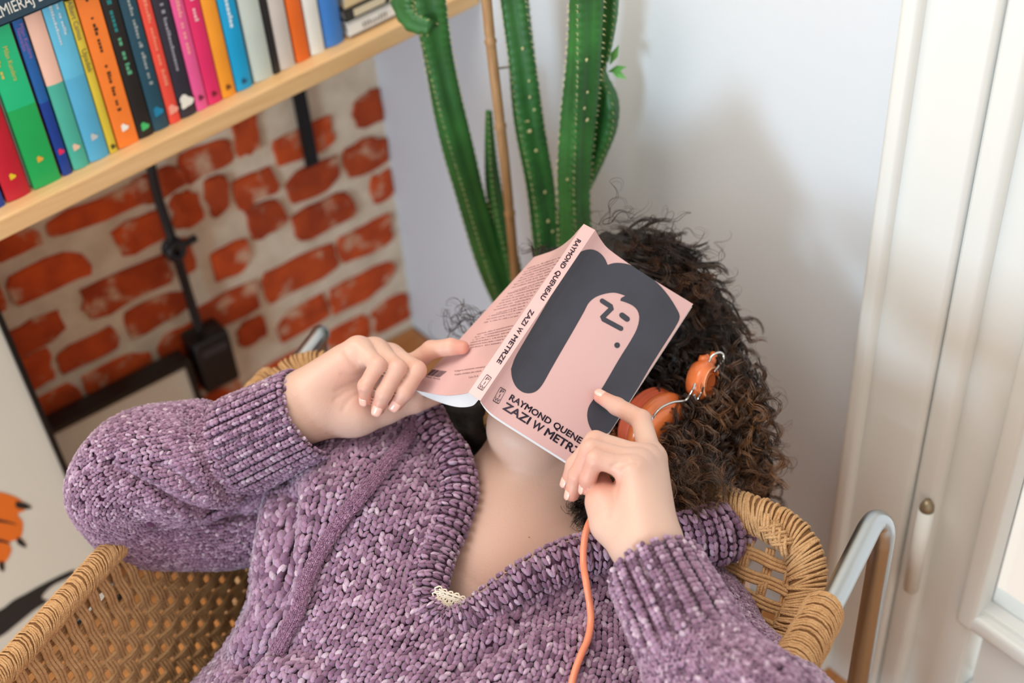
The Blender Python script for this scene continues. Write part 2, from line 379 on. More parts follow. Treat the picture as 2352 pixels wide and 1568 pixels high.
B(80, 142, .2, (20, 186, 124), 'green paperback with a two-tone spine', lower=(18, 166, 84), lowz=.50, side=(238, 236, 228), em=(.034, .0036, (226, 170, 60)), round_=.1,
  texts=(('Milan Kundera', .62, .86, .66, .0075, (206, 190, 90)),), marks=(('n1', .25, .80, .70, .0075, (206, 190, 90)),))
B(146, 169, .2, (18, 92, 162), 'narrow dark blue paperback with a pink mark, right of the green book', lower=(10, 58, 142), lowz=.47, em=(.031, .0035, (226, 40, 90)), side=(206, 36, 44),
  texts=(('Milan Kundera', .68, .94, .74, .0062, (150, 110, 180)), ('Niewiedza', .30, .92, .79, .0062, (150, 110, 180))))
B(171, 208, .205, (238, 192, 172), 'paperback with peach upper and teal lower spine', lower=(72, 176, 156), lowz=.53, em=(.028, .0042, (232, 196, 170)))
B(208, 254, .205, (96, 188, 222), 'light blue paperback between the teal and yellow books', lower=(84, 172, 210), lowz=.52, em=(.03, .0042, (190, 196, 196)),
  marks=(('q1', .68, .98, .77, .0065, (190, 216, 226)), ('q2', .36, .97, .72, .0065, (190, 216, 226))))
B(254, 273, .19, (216, 190, 60), 'thin yellow paperback beside the light blue book', em=(.008, .003, (70, 60, 30)), texts=(('Albert Camus', .5, 1.0, .76, .0085, (110, 104, 90)), ('Upadek', .5, .70, .55, .0085, (90, 90, 60))))
B(274, 321, .21, (248, 130, 48), 'bright orange paperback with black lettering and white mark', em=(.024, .0045, (245, 240, 230)), round_=.1,
  marks=(('o1', .5, 1.0, .86, .008, (60, 40, 20)), ('o2', .5, .79, .58, .008, (60, 40, 20)), ('o3', .5, .5, .2, .008, (60, 40, 20))))
B(321, 356, .2, (28, 26, 26), 'black paperback with teal and green lettering', em=(.014, .005, (70, 190, 110)), marks=(('k1', .45, .95, .66, .010, (20, 130, 130)), ('k2', .5, .64, .36, .010, (90, 170, 130))))
B(356, 391, .2, (28, 74, 92), 'dark teal book right of the black one', marks=(('t1', .55, .98, .3, .008, (150, 160, 160)),), em=(.024, .006, (20, 130, 170)))
B(392, 418, .2, (236, 78, 62), 'coral red book right of the dark teal book', marks=(('r1', .5, .9, .25, .008, (246, 140, 110)),), em=(.018, .006, (246, 160, 140)))
B(418, 453, .2, (44, 42, 56), 'charcoal book with a white figure at the foot of its spine', marks=(('c1', .5, .95, .32, .008, (150, 150, 160)),), em=(.020, .0085, (235, 232, 222)))
B(454, 481, .2, (234, 90, 150), 'pink book with a small orange foot patch', marks=(('p1', .5, .95, .35, .009, (246, 160, 160)),), em=(.016, .0035, (120, 30, 60)))
B(481, 513, .2, (226, 44, 104), 'crimson pink book right of the paler pink one', marks=(('p2', .5, .98, .55, .009, (246, 190, 200)),), em=(.013, .0035, (120, 20, 40)))
B(513, 545, .2, (244, 156, 44), 'amber orange book left of the cyan book', marks=(('a1', .5, .98, .84, .010, (250, 225, 180)),), em=(.013, .0035, (120, 70, 20)))
B(546, 583, .2, (12, 160, 212), 'bright cyan book with white lettering', marks=(('b1', .5, .98, .42, .010, (220, 240, 246)),), em=(.011, .0035, (10, 80, 120)))
B(587, 631, .19, (196, 206, 198), 'pale grey green cloth book', marks=(), side=(230, 230, 222))
B(631, 645, .2, (34, 32, 34), 'thin black book between the grey and beige books')
B(646, 681, .19, (206, 196, 188), 'beige book with a pale side', side=(222, 220, 226))
B(683, 715, .19, (232, 106, 34), 'plain orange book right of the beige one')
B(717, 749, .18, (232, 230, 222), 'plain white book on the shelf')
B(751, 795, .18, (62, 126, 202), 'blue book at the right end of the upright row', round_=.6)
# books lying flat: on the tops of the upright ones at the left, and a small pile at the right end
def book_flat(x0, x1, y, depth, z0, t, rgb, label, spine=None, rot=0.0):
    root = empty('book', ((x0 + x1) / 2, y + depth / 2, z0), label, 'book', 'books lying flat on the pine shelf')
    c = MB(); c.box((x0, y, z0), (x1, y + depth, z0 + .0016)); c.box((x0, y, z0 + t - .0016), (x1, y + depth, z0 + t)); c.box((x0, y, z0), (x1, y + .0018, z0 + t), .0004)
    c.build('cover', card(rgb), root); pg = MB(); pg.box((x0 + .003, y + .004, z0 + .0018), (x1 - .003, y + depth - .003, z0 + t - .0018)); pg.build('pages', PAPER, root)
    return root
zt = ony(0, 51, -.285)[2]; xl = ony(0, 30, -.285)[0]
r = book_flat(xl - .04, xl + .155, -.285, .14, zt - .001, .030, (26, 62, 80), 'dark teal book with large pale lettering lying on top of the upright books')
v, f = text_mesh('ZMIERAJ DO JUTRA', .017, False, .62); v = v * [.106 / v[:, 0].max(), 1.05]
obj('spine_lettering', np.stack([xl - .0065 + v[:, 0], np.full(len(v), -.2862), zt + .0085 + v[:, 1]], 1), f, card((226, 228, 220)), r); r.rotation_euler.y = -.0654
x0 = basex(803); xe = ony(940, 40, -.27)[0]; z0 = shz(x0 + .05) + .029
r = book_flat(x0, x0 + .115, -.278, .15, z0, .019, (236, 232, 226), 'white book with grey lettering at the bottom of the flat pile')
spine = lambda s, xa, xb, zz, h, c: obj('spine_lettering', (lambda v, f: np.stack([xa + v[:, 0] * (xb - xa) / v[:, 0].max(), np.full(len(v), -.2788), zz + v[:, 1]], 1))(*text_mesh(s, h)), text_mesh(s, h)[1], card(c), r)
spine('lllolll  lolll', x0 + .02, x0 + .1, z0 + .005, .011, (120, 116, 112))
r.rotation_euler.y = -.0654
r = book_flat(x0 - .002, x0 + .108, -.276, .15, z0 + .0195, .016, (52, 48, 46), 'black and cream book second from the bottom of the flat pile')
MB().box((x0 + .012, -.2766, z0 + .0225), (x0 + .06, -.2758, z0 + .0325)).build('cream_patch', card((222, 206, 176)), r)
r.rotation_euler.y = -.0654
r = book_flat(x0 + .002, x0 + .11, -.274, .15, z0 + .036, .02, (224, 196, 150), 'tan book on top of the flat pile beside the cactus')
r.rotation_euler.y = -.0654

# ------------------------------------------------------------------ framed prints leaning on the brick wall
FR = mat('black_frame', (18, 18, 18), .4); PRINT = mat('print_paper', (222, 218, 204), .7, noise=.2, nscale=4, rgb2=(212, 208, 192))
pr = empty('framed_print', ony(280, 980, -.06), 'black framed pale print standing against the brick wall, half behind another print', 'picture')
A0 = ony(100, 965, -.06); A1 = ony(440, 812, -.06); zt = (A0[2] + A1[2]) / 2; xr = ony(448, 870, -.06)[0]
def frame_on(root, x0, x1, z0, z1, y, lean, bw, print_m=PRINT, depth=.02):
    M_ = Matrix.Translation((0, y, z0)) @ Matrix.Rotation(lean, 4, 'X') @ Matrix.Translation((0, 0, -z0))
    m_ = MB()
    for a, b_ in (((x0, 0, z0), (x0 + bw, depth, z1)), ((x1 - bw, 0, z0), (x1, depth, z1)), ((x0 + bw, 0, z0), (x1 - bw, depth, z0 + bw)), ((x0 + bw, 0, z1 - bw), (x1 - bw, depth, z1))): m_.box(a, b_, .0015, M_)
    m_.build('frame', FR, root); q = MB(); q.box((x0 + bw, .007, z0 + bw), (x1 - bw, .012, z1 - bw), 0, M_); q.build('print', print_m, root)
    return M_
frame_on(pr, xr - .5, xr, .005, zt - .012, -.085, -.10, .010, depth=.042)
# the nearer print with the orange paw
p2 = empty('framed_print', ony(60, 1200, -.16), 'nearer black framed print of an orange clawed paw, at the left edge', 'picture')
e0 = ony(10, 780, -.15); e1 = ony(215, 1240, -.21)
M2 = frame_on(p2, e0[0] - .55, e0[0] + .006, .005, .72, -.23, -.12, .008)
def on_print(px, py):                                        # point on the print surface under that pixel
    n = M2.to_3x3() @ Vector((0, -1, 0)); o = M2 @ Vector((0, .0065, .1)); r = Vector(ray(px, py)); L = Vector(LOC)
    return np.array(L + r * ((o - L).dot(n) / r.dot(n)))
def flat_shape(name, pix, m_, lift=0.0):
    pts = spline([list(q) + [0] for q in pix + pix[:1]], 60)[:-1]
    v = np.array([on_print(a, b) for a, b, _ in pts]); n = np.array(M2.to_3x3() @ Vector((0, -1, 0))); return obj(name, v + n * lift, [tuple(range(len(v)))], m_, p2)
PAW = mat('orange_print_ink', (232, 116, 32), .7); INK = mat('black_print_ink', (34, 32, 30), .7)
flat_shape('printed_paw', [(-70, 1140), (-10, 1130), (20, 1135), (50, 1150), (58, 1170), (40, 1180), (52, 1200), (46, 1235), (20, 1245), (26, 1262), (12, 1290), (-20, 1300), (-80, 1310)], PAW, .0004)
for k in ([(36, 1150), (58, 1155), (72, 1166), (50, 1168), (36, 1163)], [(40, 1232), (52, 1240), (60, 1256), (46, 1252), (38, 1244)], [(-2, 1288), (8, 1290), (8, 1312), (-2, 1304)]): flat_shape('printed_claw', k, INK, .0008)
for k in ([(-10, 1190), (20, 1197), (40, 1204), (20, 1201), (-10, 1196)], [(-10, 1236), (10, 1240), (24, 1248), (8, 1245), (-12, 1242)]): flat_shape('printed_line', k, INK, .0008)
flat_shape('printed_branch', [(-60, 1420), (0, 1400), (30, 1378), (60, 1362), (90, 1345), (150, 1315), (172, 1308), (165, 1322), (120, 1345), (95, 1372), (110, 1380), (80, 1400), (40, 1432), (0, 1462), (-60, 1480)], INK, .0004)

# ------------------------------------------------------------------ cactus in a pot with a bamboo stake
CG = mat('cactus_skin', (54, 118, 54), .45, noise=.75, nscale=16, rgb2=(36, 80, 40), bump=.1, bscale=60)
CO = mat('cactus_corky_spots', (196, 190, 140), .8)
pc_ = onx(1262, 720, -.125); pot_c = np.array([-.128, pc_[1], 0.0])
plant = empty('potted_cactus', pot_c, 'tall ribbed green cactus with several stems in a pot by the white wall', 'plant')
v, f = lathe([(.085, .002), (.10, .05), (.112, .15), (.118, .2), (.118, .215), (.108, .215), (.104, .19)], 32); obj('pot', v + pot_c, f, mat('terracotta', (176, 98, 66), .8), plant, True)
v, f = lathe([(.0, .18), (.106, .185)], 24); obj('soil', v + pot_c, f, mat('soil', (60, 44, 34), .95, bump=1, bscale=80), plant)
def cactus_stem(pts, r, ribs=4, tw=.5, name='stem', tooth=.0016, spots=0):
    q = spline(pts, 150); m_ = len(q); T, N, Bn = frames(q); n = ribs * 6; a = np.arange(n) * 2 * np.pi / n
    rr = np.interp(np.linspace(0, 1, m_), np.linspace(0, 1, len(r)), r); L = np.r_[0, np.cumsum(np.linalg.norm(np.diff(q, axis=0), axis=1))]
    prof = .60 + .40 * np.abs(np.cos(a * ribs / 2)) ** 1.6
    scal = 1 + .045 * np.sin(L * 2 * np.pi / .011)[:, None] * (np.abs(np.cos(a * ribs / 2)) ** 6)[None] + .05 * np.sin(L * 26)[:, None]
    R = rr[:, None] * prof[None] * scal; an = a[None] + tw + .25 * np.sin(L * 9)[:, None]
    v = q[:, None] + R[..., None] * (np.cos(an)[..., None] * N[:, None] + np.sin(an)[..., None] * Bn[:, None]); v = v.reshape(-1, 3)
    f = [(i * n + j, i * n + (j + 1) % n, (i + 1) * n + (j + 1) % n, (i + 1) * n + j) for i in range(m_ - 1) for j in range(n)]
    f += [tuple(range(n - 1, -1, -1)), tuple((m_ - 1) * n + j for j in range(n))]
    st = obj(name, v, f, CG, plant, True)
    # spine tufts along each rib, joined
    sp = MB(); r_ = random.Random(len(pts) + ribs)
    for k in range(ribs):
        d = 0.0
        while d < L[-1]:
            i = int(np.searchsorted(L, d)); i = min(i, m_ - 1); t = 2 * np.pi * k / ribs + tw + .25 * math.sin(L[i] * 9)
            dr = math.cos(t) * N[i] + math.sin(t) * Bn[i]; p = q[i] + dr * rr[i] * .99
            for s in (-1, 1):
                e_ = p + dr * .0035 + T[i] * .0018 * s + np.cross(dr, T[i]) * .0016 * s; w_ = np.cross(dr, T[i]) * .0007
                sp.add([p - w_, p + w_, e_, p + T[i] * .0009], [(0, 1, 2), (1, 3, 2), (3, 0, 2)])
            d += .0085
    s_ = sp.build('spines', CO, st); s_['kind'] = 'stuff'
    for _ in range(spots):
        i = r_.randrange(20, m_ - 20); face = r_.choice((0, 1, 2, 3)); dr = -VZ + .5 * r_.uniform(-1, 1) * IX; dr -= T[i] * (dr @ T[i]); dr = unit(dr)
        p = q[i] + dr * rr[i] * .80; rr_ = r_.uniform(.0018, .0034); tt = np.cross(dr, T[i])
        ring = [p + rr_ * (math.cos(x) * T[i] + .7 * math.sin(x) * tt) * r_.uniform(.7, 1.2) for x in np.arange(8) * np.pi / 4]
        obj('corky_spot', ring + [p + dr * .0022], [(k, (k + 1) % 8, 8) for k in range(8)], CO, st)
    return st
def wx(l): return [list(onx(px, py, x)) for px, py, x in l]
cactus_stem(wx([(1205, 760, -.125), (1165, 690, -.13), (1120, 580, -.14), (1075, 430, -.15), (1035, 270, -.16), (1005, 120, -.165), (985, 0, -.17), (970, -120, -.17)]), [.020, .021, .021, .020, .021, .022, .024, .022], 4, .3)
cactus_stem(wx([(1290, 760, -.12), (1262, 580, -.11), (1240, 420, -.10), (1215, 280, -.10), (1198, 130, -.10), (1180, -20, -.10), (1170, -150, -.10)]), [.0235, .0225, .021, .0205, .0205, .020, .020], 4, .2, spots=22)
cactus_stem(wx([(1320, 760, -.12), (1322, 560, -.11), (1318, 420, -.105), (1326, 300, -.10), (1340, 150, -.10), (1347, 0, -.10), (1350, -140, -.10)]), [.021, .021, .0205, .020, .0205, .021, .020], 4, .6, spots=8)
cactus_stem(wx([(1338, 430, -.085), (1366, 365, -.070), (1394, 290, -.062), (1398, 230, -.062), (1378, 168, -.062), (1392, 110, -.062), (1402, 40, -.062), (1408, -40, -.062)]), [.013, .015, .016, .014, .010, .009, .010, .008], 3, .4)
cactus_stem(wx([(1190, 700, -.12), (1170, 600, -.12), (1145, 500, -.12), (1132, 420, -.12), (1126, 350, -.12), (1122, 255, -.12)]), [.013, .014, .014, .012, .008, .004], 3, .1)
cactus_stem(wx([(990, 60, -.185), (955, 45, -.19), (935, 10, -.19), (930, -60, -.19)]), [.010, .016, .018, .016], 3, .1)
LG = mat('young_leaf', (110, 180, 90), .5)
for px, py, dx, dy in ((1395, 165, 45, -12), (1400, 150, 22, -48), (1402, 160, 38, 22), (1398, 145, -5, -60)):
    a, b_ = onx(px, py, -.06), onx(px + dx, py + dy, -.055); t = b_ - a; w_ = unit(np.cross(t, VZ)) * .0045
    obj('young_leaf', [a, a + t * .5 + w_, b_, a + t * .5 - w_, a + t * .5 - VZ * .002], [(0, 1, 4), (1, 2, 4), (2, 3, 4), (3, 0, 4)], LG, plant)
st = wx([(1196, 760, -.14), (1180, 590, -.14), (1160, 380, -.14), (1140, 210, -.14), (1125, 80, -.14), (1112, -60, -.14)]); q = spline(st, 90)
rr = .0062 * np.ones(90)
for k in (12, 30, 50, 72): rr[k] *= 1.22; rr[k + 1] *= .92
MB().tube(q, rr, 12).build('bamboo_stake', mat('bamboo', (176, 138, 96), .5, noise=.5, nscale=30, rgb2=(140, 102, 66), stretch=(8, 8, 1)), plant, True)
MB().tube(spline(wx([(1134, 158, -.135), (1160, 155, -.12), (1200, 150, -.105)]), 12), .0012, 6).build('wire_tie', mat('wire_tie', (120, 112, 90), .5), plant)
# ------------------------------------------------------------------ the person: one continuous body surface grown from a signed distance field
PRIM = []                                                    # (kind, data, k, group)
def rc(a, b, ra, rb, k=.012, g=None): PRIM.append(('rc', np.array(a, float), np.array(b, float), ra, rb, k, g))
def ell(c, R, rad, k=.02, g=None): PRIM.append(('el', np.array(c, float), np.array(R, float), np.array(rad, float), 0, k, g))
def chain(pts, k=.004, g=None):
    for a, b in zip(pts[:-1], pts[1:]): rc(P(*a[:3]), P(*b[:3]), a[3], b[3], k, g)
def d_prim(p, q):
    if p[0] == 'rc':
        a, b, r1, r2 = p[1:5]; ba = b - a; L2 = ba @ ba; t = np.clip(((q - a) @ ba) / L2, 0, 1); d = np.linalg.norm(q - a - t[:, None] * ba, axis=1)
        return d - (r1 + (r2 - r1) * t)
    c, R, rad = p[1:4]; x = (q - c) @ R.T; k0 = np.linalg.norm(x / rad, axis=1); k1 = np.linalg.norm(x / rad**2, axis=1)
    return k0 * (k0 - 1) / np.maximum(k1, 1e-9)
def bounds(p):
    if p[0] == 'rc': return np.minimum(p[1] - p[3], p[2] - p[4]), np.maximum(p[1] + p[3], p[2] + p[4])
    r = p[3].max(); return p[1] - r, p[1] + r
def smin(a, b, k): h = np.maximum(k - np.abs(a - b), 0) / k; return np.minimum(a, b) - h * h * k * .25
def sdf(q, prims, pad=.06):
    """prims without a group are blended in order; each group (a finger) is blended with the body at its first bone only"""
    D = np.full(len(q), 1.0); G = {}
    for p in prims:
        lo, hi = bounds(p); m = np.all((q > lo - pad) & (q < hi + pad), axis=1); i = np.nonzero(m)[0]
        if not len(i): continue
        d = d_prim(p, q[i])
        if p[6] is None: D[i] = smin(D[i], d, p[5])
        else:
            if p[6] not in G: G[p[6]] = [np.full(len(q), 1.0), np.full(len(q), 1.0), p]
            g = G[p[6]]
            if p is g[2]: g[1][i] = np.minimum(g[1][i], d)
            g[0][i] = smin(g[0][i], d, p[5])
    out = D.copy()
    for fin, root, _ in G.values(): out = np.minimum(out, np.minimum(smin(D, root, .009), fin))
    return out
def surface(prims, h, lo, hi, disp=None):
    """naive surface nets on the cells near the surface only"""
    c = 6; H = h * c; n = np.ceil((hi - lo) / H).astype(int) + 1
    g = np.stack(np.meshgrid(*[np.arange(k) for k in n], indexing='ij'), -1).reshape(-1, 3)
    cen = lo + (g + .5) * H; d = np.concatenate([sdf(x, prims, .07) for x in np.array_split(cen, max(1, len(cen) // 400000))])
    g = g[np.abs(d) < H * 1.0 + .004]
    o = np.stack(np.meshgrid(*[np.arange(c + 1)] * 3, indexing='ij'), -1).reshape(-1, 3)
    N = n * c + 2; key = lambda a: (a[..., 0] * N[1] + a[..., 1]) * N[2] + a[..., 2]
    ids = np.unique(key((g[:, None] * c + o[None]).reshape(-1, 3)))
    ijk = np.stack([ids // (N[1] * N[2]), (ids // N[2]) % N[1], ids % N[2]], 1); pos = lo + ijk * h
    val = np.concatenate([sdf(x, prims) for x in np.array_split(pos, max(1, len(pos) // 400000))])
    if disp is not None: val = val + disp(pos)
    cell = np.unique(key((g[:, None] * c + o[(o < c).all(1)][None]).reshape(-1, 3)))
    off = np.array([(x, y, z) for x in (0, 1) for y in (0, 1) for z in (0, 1)]); ko = key(off)
    ci = np.searchsorted(ids, cell[:, None] + ko[None]); V = val[ci]; s = V < 0; act = s.any(1) & ~s.all(1)
    cell, V, ci = cell[act], V[act], ci[act]; pts = pos[ci]; acc = np.zeros((len(cell), 3)); cnt = np.zeros(len(cell))
    for a in range(8):
        for b in range(a + 1, 8):
            if np.abs(off[a] - off[b]).sum() != 1: continue
            m = (V[:, a] < 0) != (V[:, b] < 0); t = V[m, a] / (V[m, a] - V[m, b]); acc[m] += pts[m, a] + t[:, None] * (pts[m, b] - pts[m, a]); cnt[m] += 1
    vert = acc / cnt[:, None]; faces = []
    for ax in range(3):
        e = np.zeros(3, int); e[ax] = 1; u = np.roll(e, 1); w = np.roll(e, 2)
        j = np.searchsorted(ids, ids + key(e)); ok = (j < len(ids)); j = np.minimum(j, len(ids) - 1); ok &= ids[j] == ids + key(e)
        m = ok & ((val < 0) != (val[j] < 0)); k0 = ids[m]; inside = val[m] < 0
        q = np.stack([k0, k0 - key(u), k0 - key(u) - key(w), k0 - key(w)], 1); qi = np.minimum(np.searchsorted(cell, q), len(cell) - 1); good = (cell[qi] == q).all(1)
        f = qi[good]; fl = ~inside[good]; f[fl] = f[fl][:, ::-1]; faces.append(f)
    return vert, np.concatenate(faces)

# --- head (tilted back over the chair), neck, chest
CH, CR = P(1195, 985, 1.345), P(1500, 560, 1.455)
hu = unit(CR - CH); hn = -VZ - hu * (-VZ @ hu); hn = unit(hn); hs = np.cross(hu, hn); HC = (CH + CR) / 2 + hn * .0; HR = np.stack([hs, hu, hn])
hp = lambda s, u, n: HC + hs * s + hu * u + hn * n
ell(hp(0, .018, -.022), HR, (.074, .094, .086)); ell(hp(0, -.045, .012), HR, (.060, .074, .062), .03)
rc(P(1184, 978, 1.322), P(1236, 1000, 1.318), .0170, .0185, .035); rc(P(1210, 990, 1.325), hp(0, -.08, .02), .02, .03, .04); rc(P(1215, 1000, 1.332), P(1232, 1085, 1.378), .026, .040, .04)                                   # chin
rc(hp(-.05, -.065, -.02), P(1185, 980, 1.325), .018, .017, .025); rc(hp(.05, -.065, -.02), P(1240, 1005, 1.322), .018, .017, .025)   # jaw
rc(hp(0, .015, .068), hp(0, -.028, .084), .007, .010, .012); ell(hp(0, -.030, .078), HR, (.016, .010, .010), .010)                   # nose
for s in (-1, 1):
    rc(hp(s * .012, .025, .066), hp(s * .045, .026, .05), .008, .008, .014)                            # brow
    ell(hp(s * .031, .004, .056), HR, (.014, .009, .010), .008)                                        # eye
    rc(hp(s * .073, -.03, -.012), hp(s * .078, .012, -.02), .010, .014, .008)                          # ear
rc(hp(-.018, -.064, .068), hp(.018, -.064, .068), .006, .006, .008); rc(hp(-.016, -.074, .066), hp(.016, -.074, .066), .007, .007, .006)   # lips
rc(hp(.005, -.07, -.045), P(1228, 1120, 1.380), .050, .052, .04); rc(P(1228, 1120, 1.380), P(1185, 1250, 1.368), .052, .060, .03)          # neck
rc(P(1150, 1350, 1.41), P(850, 1170, 1.455), .052, .045, .04); rc(P(1180, 1250, 1.385), P(1600, 1345, 1.365), .066, .055, .05)       # shoulders
rc(P(1150, 1345, 1.368), P(960, 1580, 1.365), .116, .135, .05); rc(P(1330, 1400, 1.40), P(1180, 1650, 1.365), .118, .13, .05); rc(P(900, 1260, 1.41), P(800, 1500, 1.38), .08, .085, .05)
rc(P(1000, 1600, 1.365), P(860, 1820, 1.37), .11, .09, .06)
rc(P(1150, 1262, 1.302), P(1440, 1262, 1.304), .010, .011, .02); rc(P(1125, 1250, 1.310), P(1010, 1150, 1.35), .009, .010, .02)        # collar bones
rc(P(1320, 1075, 1.335), P(1150, 1262, 1.303), .012, .008, .022); rc(P(1150, 1090, 1.362), P(1122, 1240, 1.315), .009, .007, .02)       # neck cords
# --- arms inside the sleeves
rc(P(880, 1050, 1.42), P(560, 1178, 1.415), .046, .032, .03); rc(P(560, 1178, 1.415), P(290, 1130, 1.335), .032, .030, .03); rc(P(290, 1130, 1.335), P(480, 1052, 1.345), .033, .034, .03)
rc(P(480, 1052, 1.345), P(668, 948, 1.313), .034, .0275, .03)
rc(P(1560, 1370, 1.36), P(1720, 1560, 1.18), .045, .036, .03); rc(P(1720, 1560, 1.18), P(1800, 1700, 1.03), .036, .035, .03); rc(P(1800, 1700, 1.03), P(1615, 1520, 1.057), .036, .033, .03)
rc(P(1615, 1520, 1.057), P(1500, 1272, 1.122), .033, .0265, .03)
# --- right hand (left in the picture): palm up, thumb under the pages, forefinger on the back cover
for a in (((690, 905, 1.306, .0185), (822, 806, 1.304, .0125)), ((698, 920, 1.31, .021), (862, 812, 1.316, .0125)), ((703, 935, 1.313, .022), (900, 828, 1.326, .0125)), ((705, 945, 1.316, .022), (930, 856, 1.338, .0125)),
          ((715, 893, 1.300, .016), (790, 835, 1.300, .0135)), ((668, 948, 1.31, .0275), (705, 930, 1.311, .026))): rc(P(*a[0][:3]), P(*a[1][:3]), a[0][3], a[1][3], .018)
chain([(718, 950, 1.312, .022), (815, 945, 1.320, .0215), (885, 934, 1.327, .0168)], .02)
RF = {'r_pinky': [(822, 796, 1.302, .0098), (868, 838, 1.280, .0084), (839, 886, 1.277, .0074), (839, 917, 1.286, .0062)],
      'r_ring': [(862, 800, 1.313, .0104), (913, 846, 1.286, .0092), (882, 903, 1.281, .0083), (868, 938, 1.288, .007)],
      'r_middle': [(900, 815, 1.323, .0106), (957, 850, 1.298, .0096), (929, 900, 1.289, .0086), (909, 928, 1.294, .0073)],
      'r_index': [(932, 848, 1.338, .0105), (990, 803, 1.318, .0093), (1035, 796, 1.306, .0084), (1062, 798, 1.304, .0070)],
      'r_thumb': [(885, 934, 1.327, .0155), (952, 922, 1.334, .0120), (1030, 897, 1.350, .0095)]}
for g, c in RF.items(): chain(c, .003, g)
# --- left hand (right in the picture): forefinger on the cover, the other fingers bent, thumb behind them
for a in (((1500, 1235, 1.126, .020), (1497, 1054, 1.176, .0135)), ((1490, 1240, 1.120, .021), (1480, 1062, 1.163, .0125)), ((1482, 1243, 1.117, .021), (1466, 1072, 1.150, .012)), ((1474, 1245, 1.115, .019), (1452, 1084, 1.137, .011))):
    rc(P(*a[0][:3]), P(*a[1][:3]), a[0][3], a[1][3], .016)
chain([(1448, 1248, 1.122, .0185), (1404, 1200, 1.136, .0165), (1384, 1152, 1.146, .0138)], .012)
LF = {'l_index': [(1495, 1050, 1.178, .0108), (1473, 964, 1.212, .0094), (1417, 933, 1.236, .0084), (1379, 911, 1.2475, .0066)],
      'l_middle': [(1480, 1052, 1.163, .0108), (1368, 1014, 1.172, .0097), (1321, 1068, 1.182, .0084), (1305, 1108, 1.189, .0068)],
      'l_ring': [(1466, 1062, 1.150, .0104), (1358, 1032, 1.155, .0094), (1326, 1092, 1.165, .0082), (1314, 1135, 1.172, .0066)],
      'l_pinky': [(1450, 1076, 1.137, .0096), (1368, 1054, 1.139, .0084), (1351, 1096, 1.148, .0074), (1345, 1121, 1.154, .006)],
      'l_thumb': [(1384, 1152, 1.146, .0134), (1380, 1118, 1.160, .0108), (1372, 1086, 1.172, .0086)]}
for g, c in LF.items(): chain(c, .003, g)
allb = [bounds(p) for p in PRIM]; LO = np.min([b[0] for b in allb], 0) - .01; HI = np.max([b[1] for b in allb], 0) + .01
bv, bf = surface(PRIM, .0016, LO, HI)
# creases of the palm and finger roots
def vnormals(v, f):
    n = np.zeros_like(v); a = np.cross(v[f[:, 2]] - v[f[:, 0]], v[f[:, 3]] - v[f[:, 1]])
    for k in range(4): np.add.at(n, f[:, k], a)
    return n / (np.linalg.norm(n, axis=1)[:, None] + 1e-12)
bn0 = vnormals(bv, bf); q_ = (bv - LOC) @ CM; bpx = np.stack([q_[:, 0] / q_[:, 2] * FPX + CX, q_[:, 1] / q_[:, 2] * FPX + CY], 1); fr_ = ((LOC - bv) * bn0).sum(1) > 0; sg_ = 1.0 if fr_.mean() > .1 and ((bv - bv.mean(0)) * bn0).sum() > 0 else -1.0
fr_ = ((LOC - bv) * bn0).sum(1) * sg_ > 0; redden = np.zeros(len(bv))
def skin_crease(pts, depth, width, zmax):
    q = spline([list(a) + [0] for a in pts], 40)[:, :2]; m = np.nonzero(fr_ & (np.abs(bpx[:, 0] - q[:, 0].mean()) < 160) & (np.abs(bpx[:, 1] - q[:, 1].mean()) < 160) & (q_[:, 2] < zmax))[0]
    d = np.min(np.hypot(bpx[m, None, 0] - q[:, 0], bpx[m, None, 1] - q[:, 1]), axis=1); w = np.exp(-(d / width) ** 2); bv[m] -= sg_ * bn0[m] * (depth * w)[:, None]; redden[m] = np.maximum(redden[m], w * .2)
K1 = lambda l: [(560 + x / 4.2, 730 + y / 4.2) for x, y in l]; K2 = lambda l: [(1270 + x / 3.336, 860 + y / 3.336) for x, y in l]
for l in ([(975, 325), (1020, 400), (1080, 460)], [(1060, 270), (1080, 330), (1110, 400)], [(1150, 530), (1050, 560), (950, 545)], [(1150, 590), (1040, 640), (900, 700)], [(1130, 660), (1010, 700), (880, 790)], [(1120, 720), (1020, 790), (960, 880)]): skin_crease(K1(l), .0007, 6.0, 1.34)
for l in ([(455, 700), (510, 665), (570, 650)], [(530, 730), (580, 690), (640, 680)], [(520, 780), (490, 880), (460, 980), (420, 1100)]): skin_crease(K2(l), .0011, 5.0, 1.16)
# skin colour: warmer at knuckles, finger ends, nose and chin; fine mottling comes from the material
base = np.array(lin((212, 178, 162))[:3]); warm = np.array(lin((206, 130, 112))[:3])
wgt = np.zeros(len(bv))
def blush(p, r, s):
    global wgt
    wgt = np.maximum(wgt, s * np.exp(-((bv - p) ** 2).sum(1) / r**2))
for c in list(RF.values()) + list(LF.values()):
    blush(P(*c[-1][:3]), .013, .95)
    for q in c[1:-1]: blush(P(*q[:3]), .010, .62)
    blush(P(*c[0][:3]), .012, .3)
    for q, q2 in zip(c[1:-1], c[2:]): blush((P(*q[:3]) + P(*q2[:3])) / 2, .011, .55)
blush(P(780, 870, 1.29), .03, .30); blush(P(1170, 1330, 1.26), .07, .22); blush(hp(0, -.03, .08), .02, .5); blush(hp(0, -.106, .03), .03, .2); blush(P(1400, 1110, 1.16), .02, .7); blush(P(1000, 812, 1.32), .02, .5)
blush(P(1385, 1110, 1.15), .022, .8); blush(P(1350, 1090, 1.15), .03, .55); blush(P(1425, 1110, 1.14), .016, .6)
wgt = np.maximum(wgt, redden); bcol = base + (warm - base) * wgt[:, None]
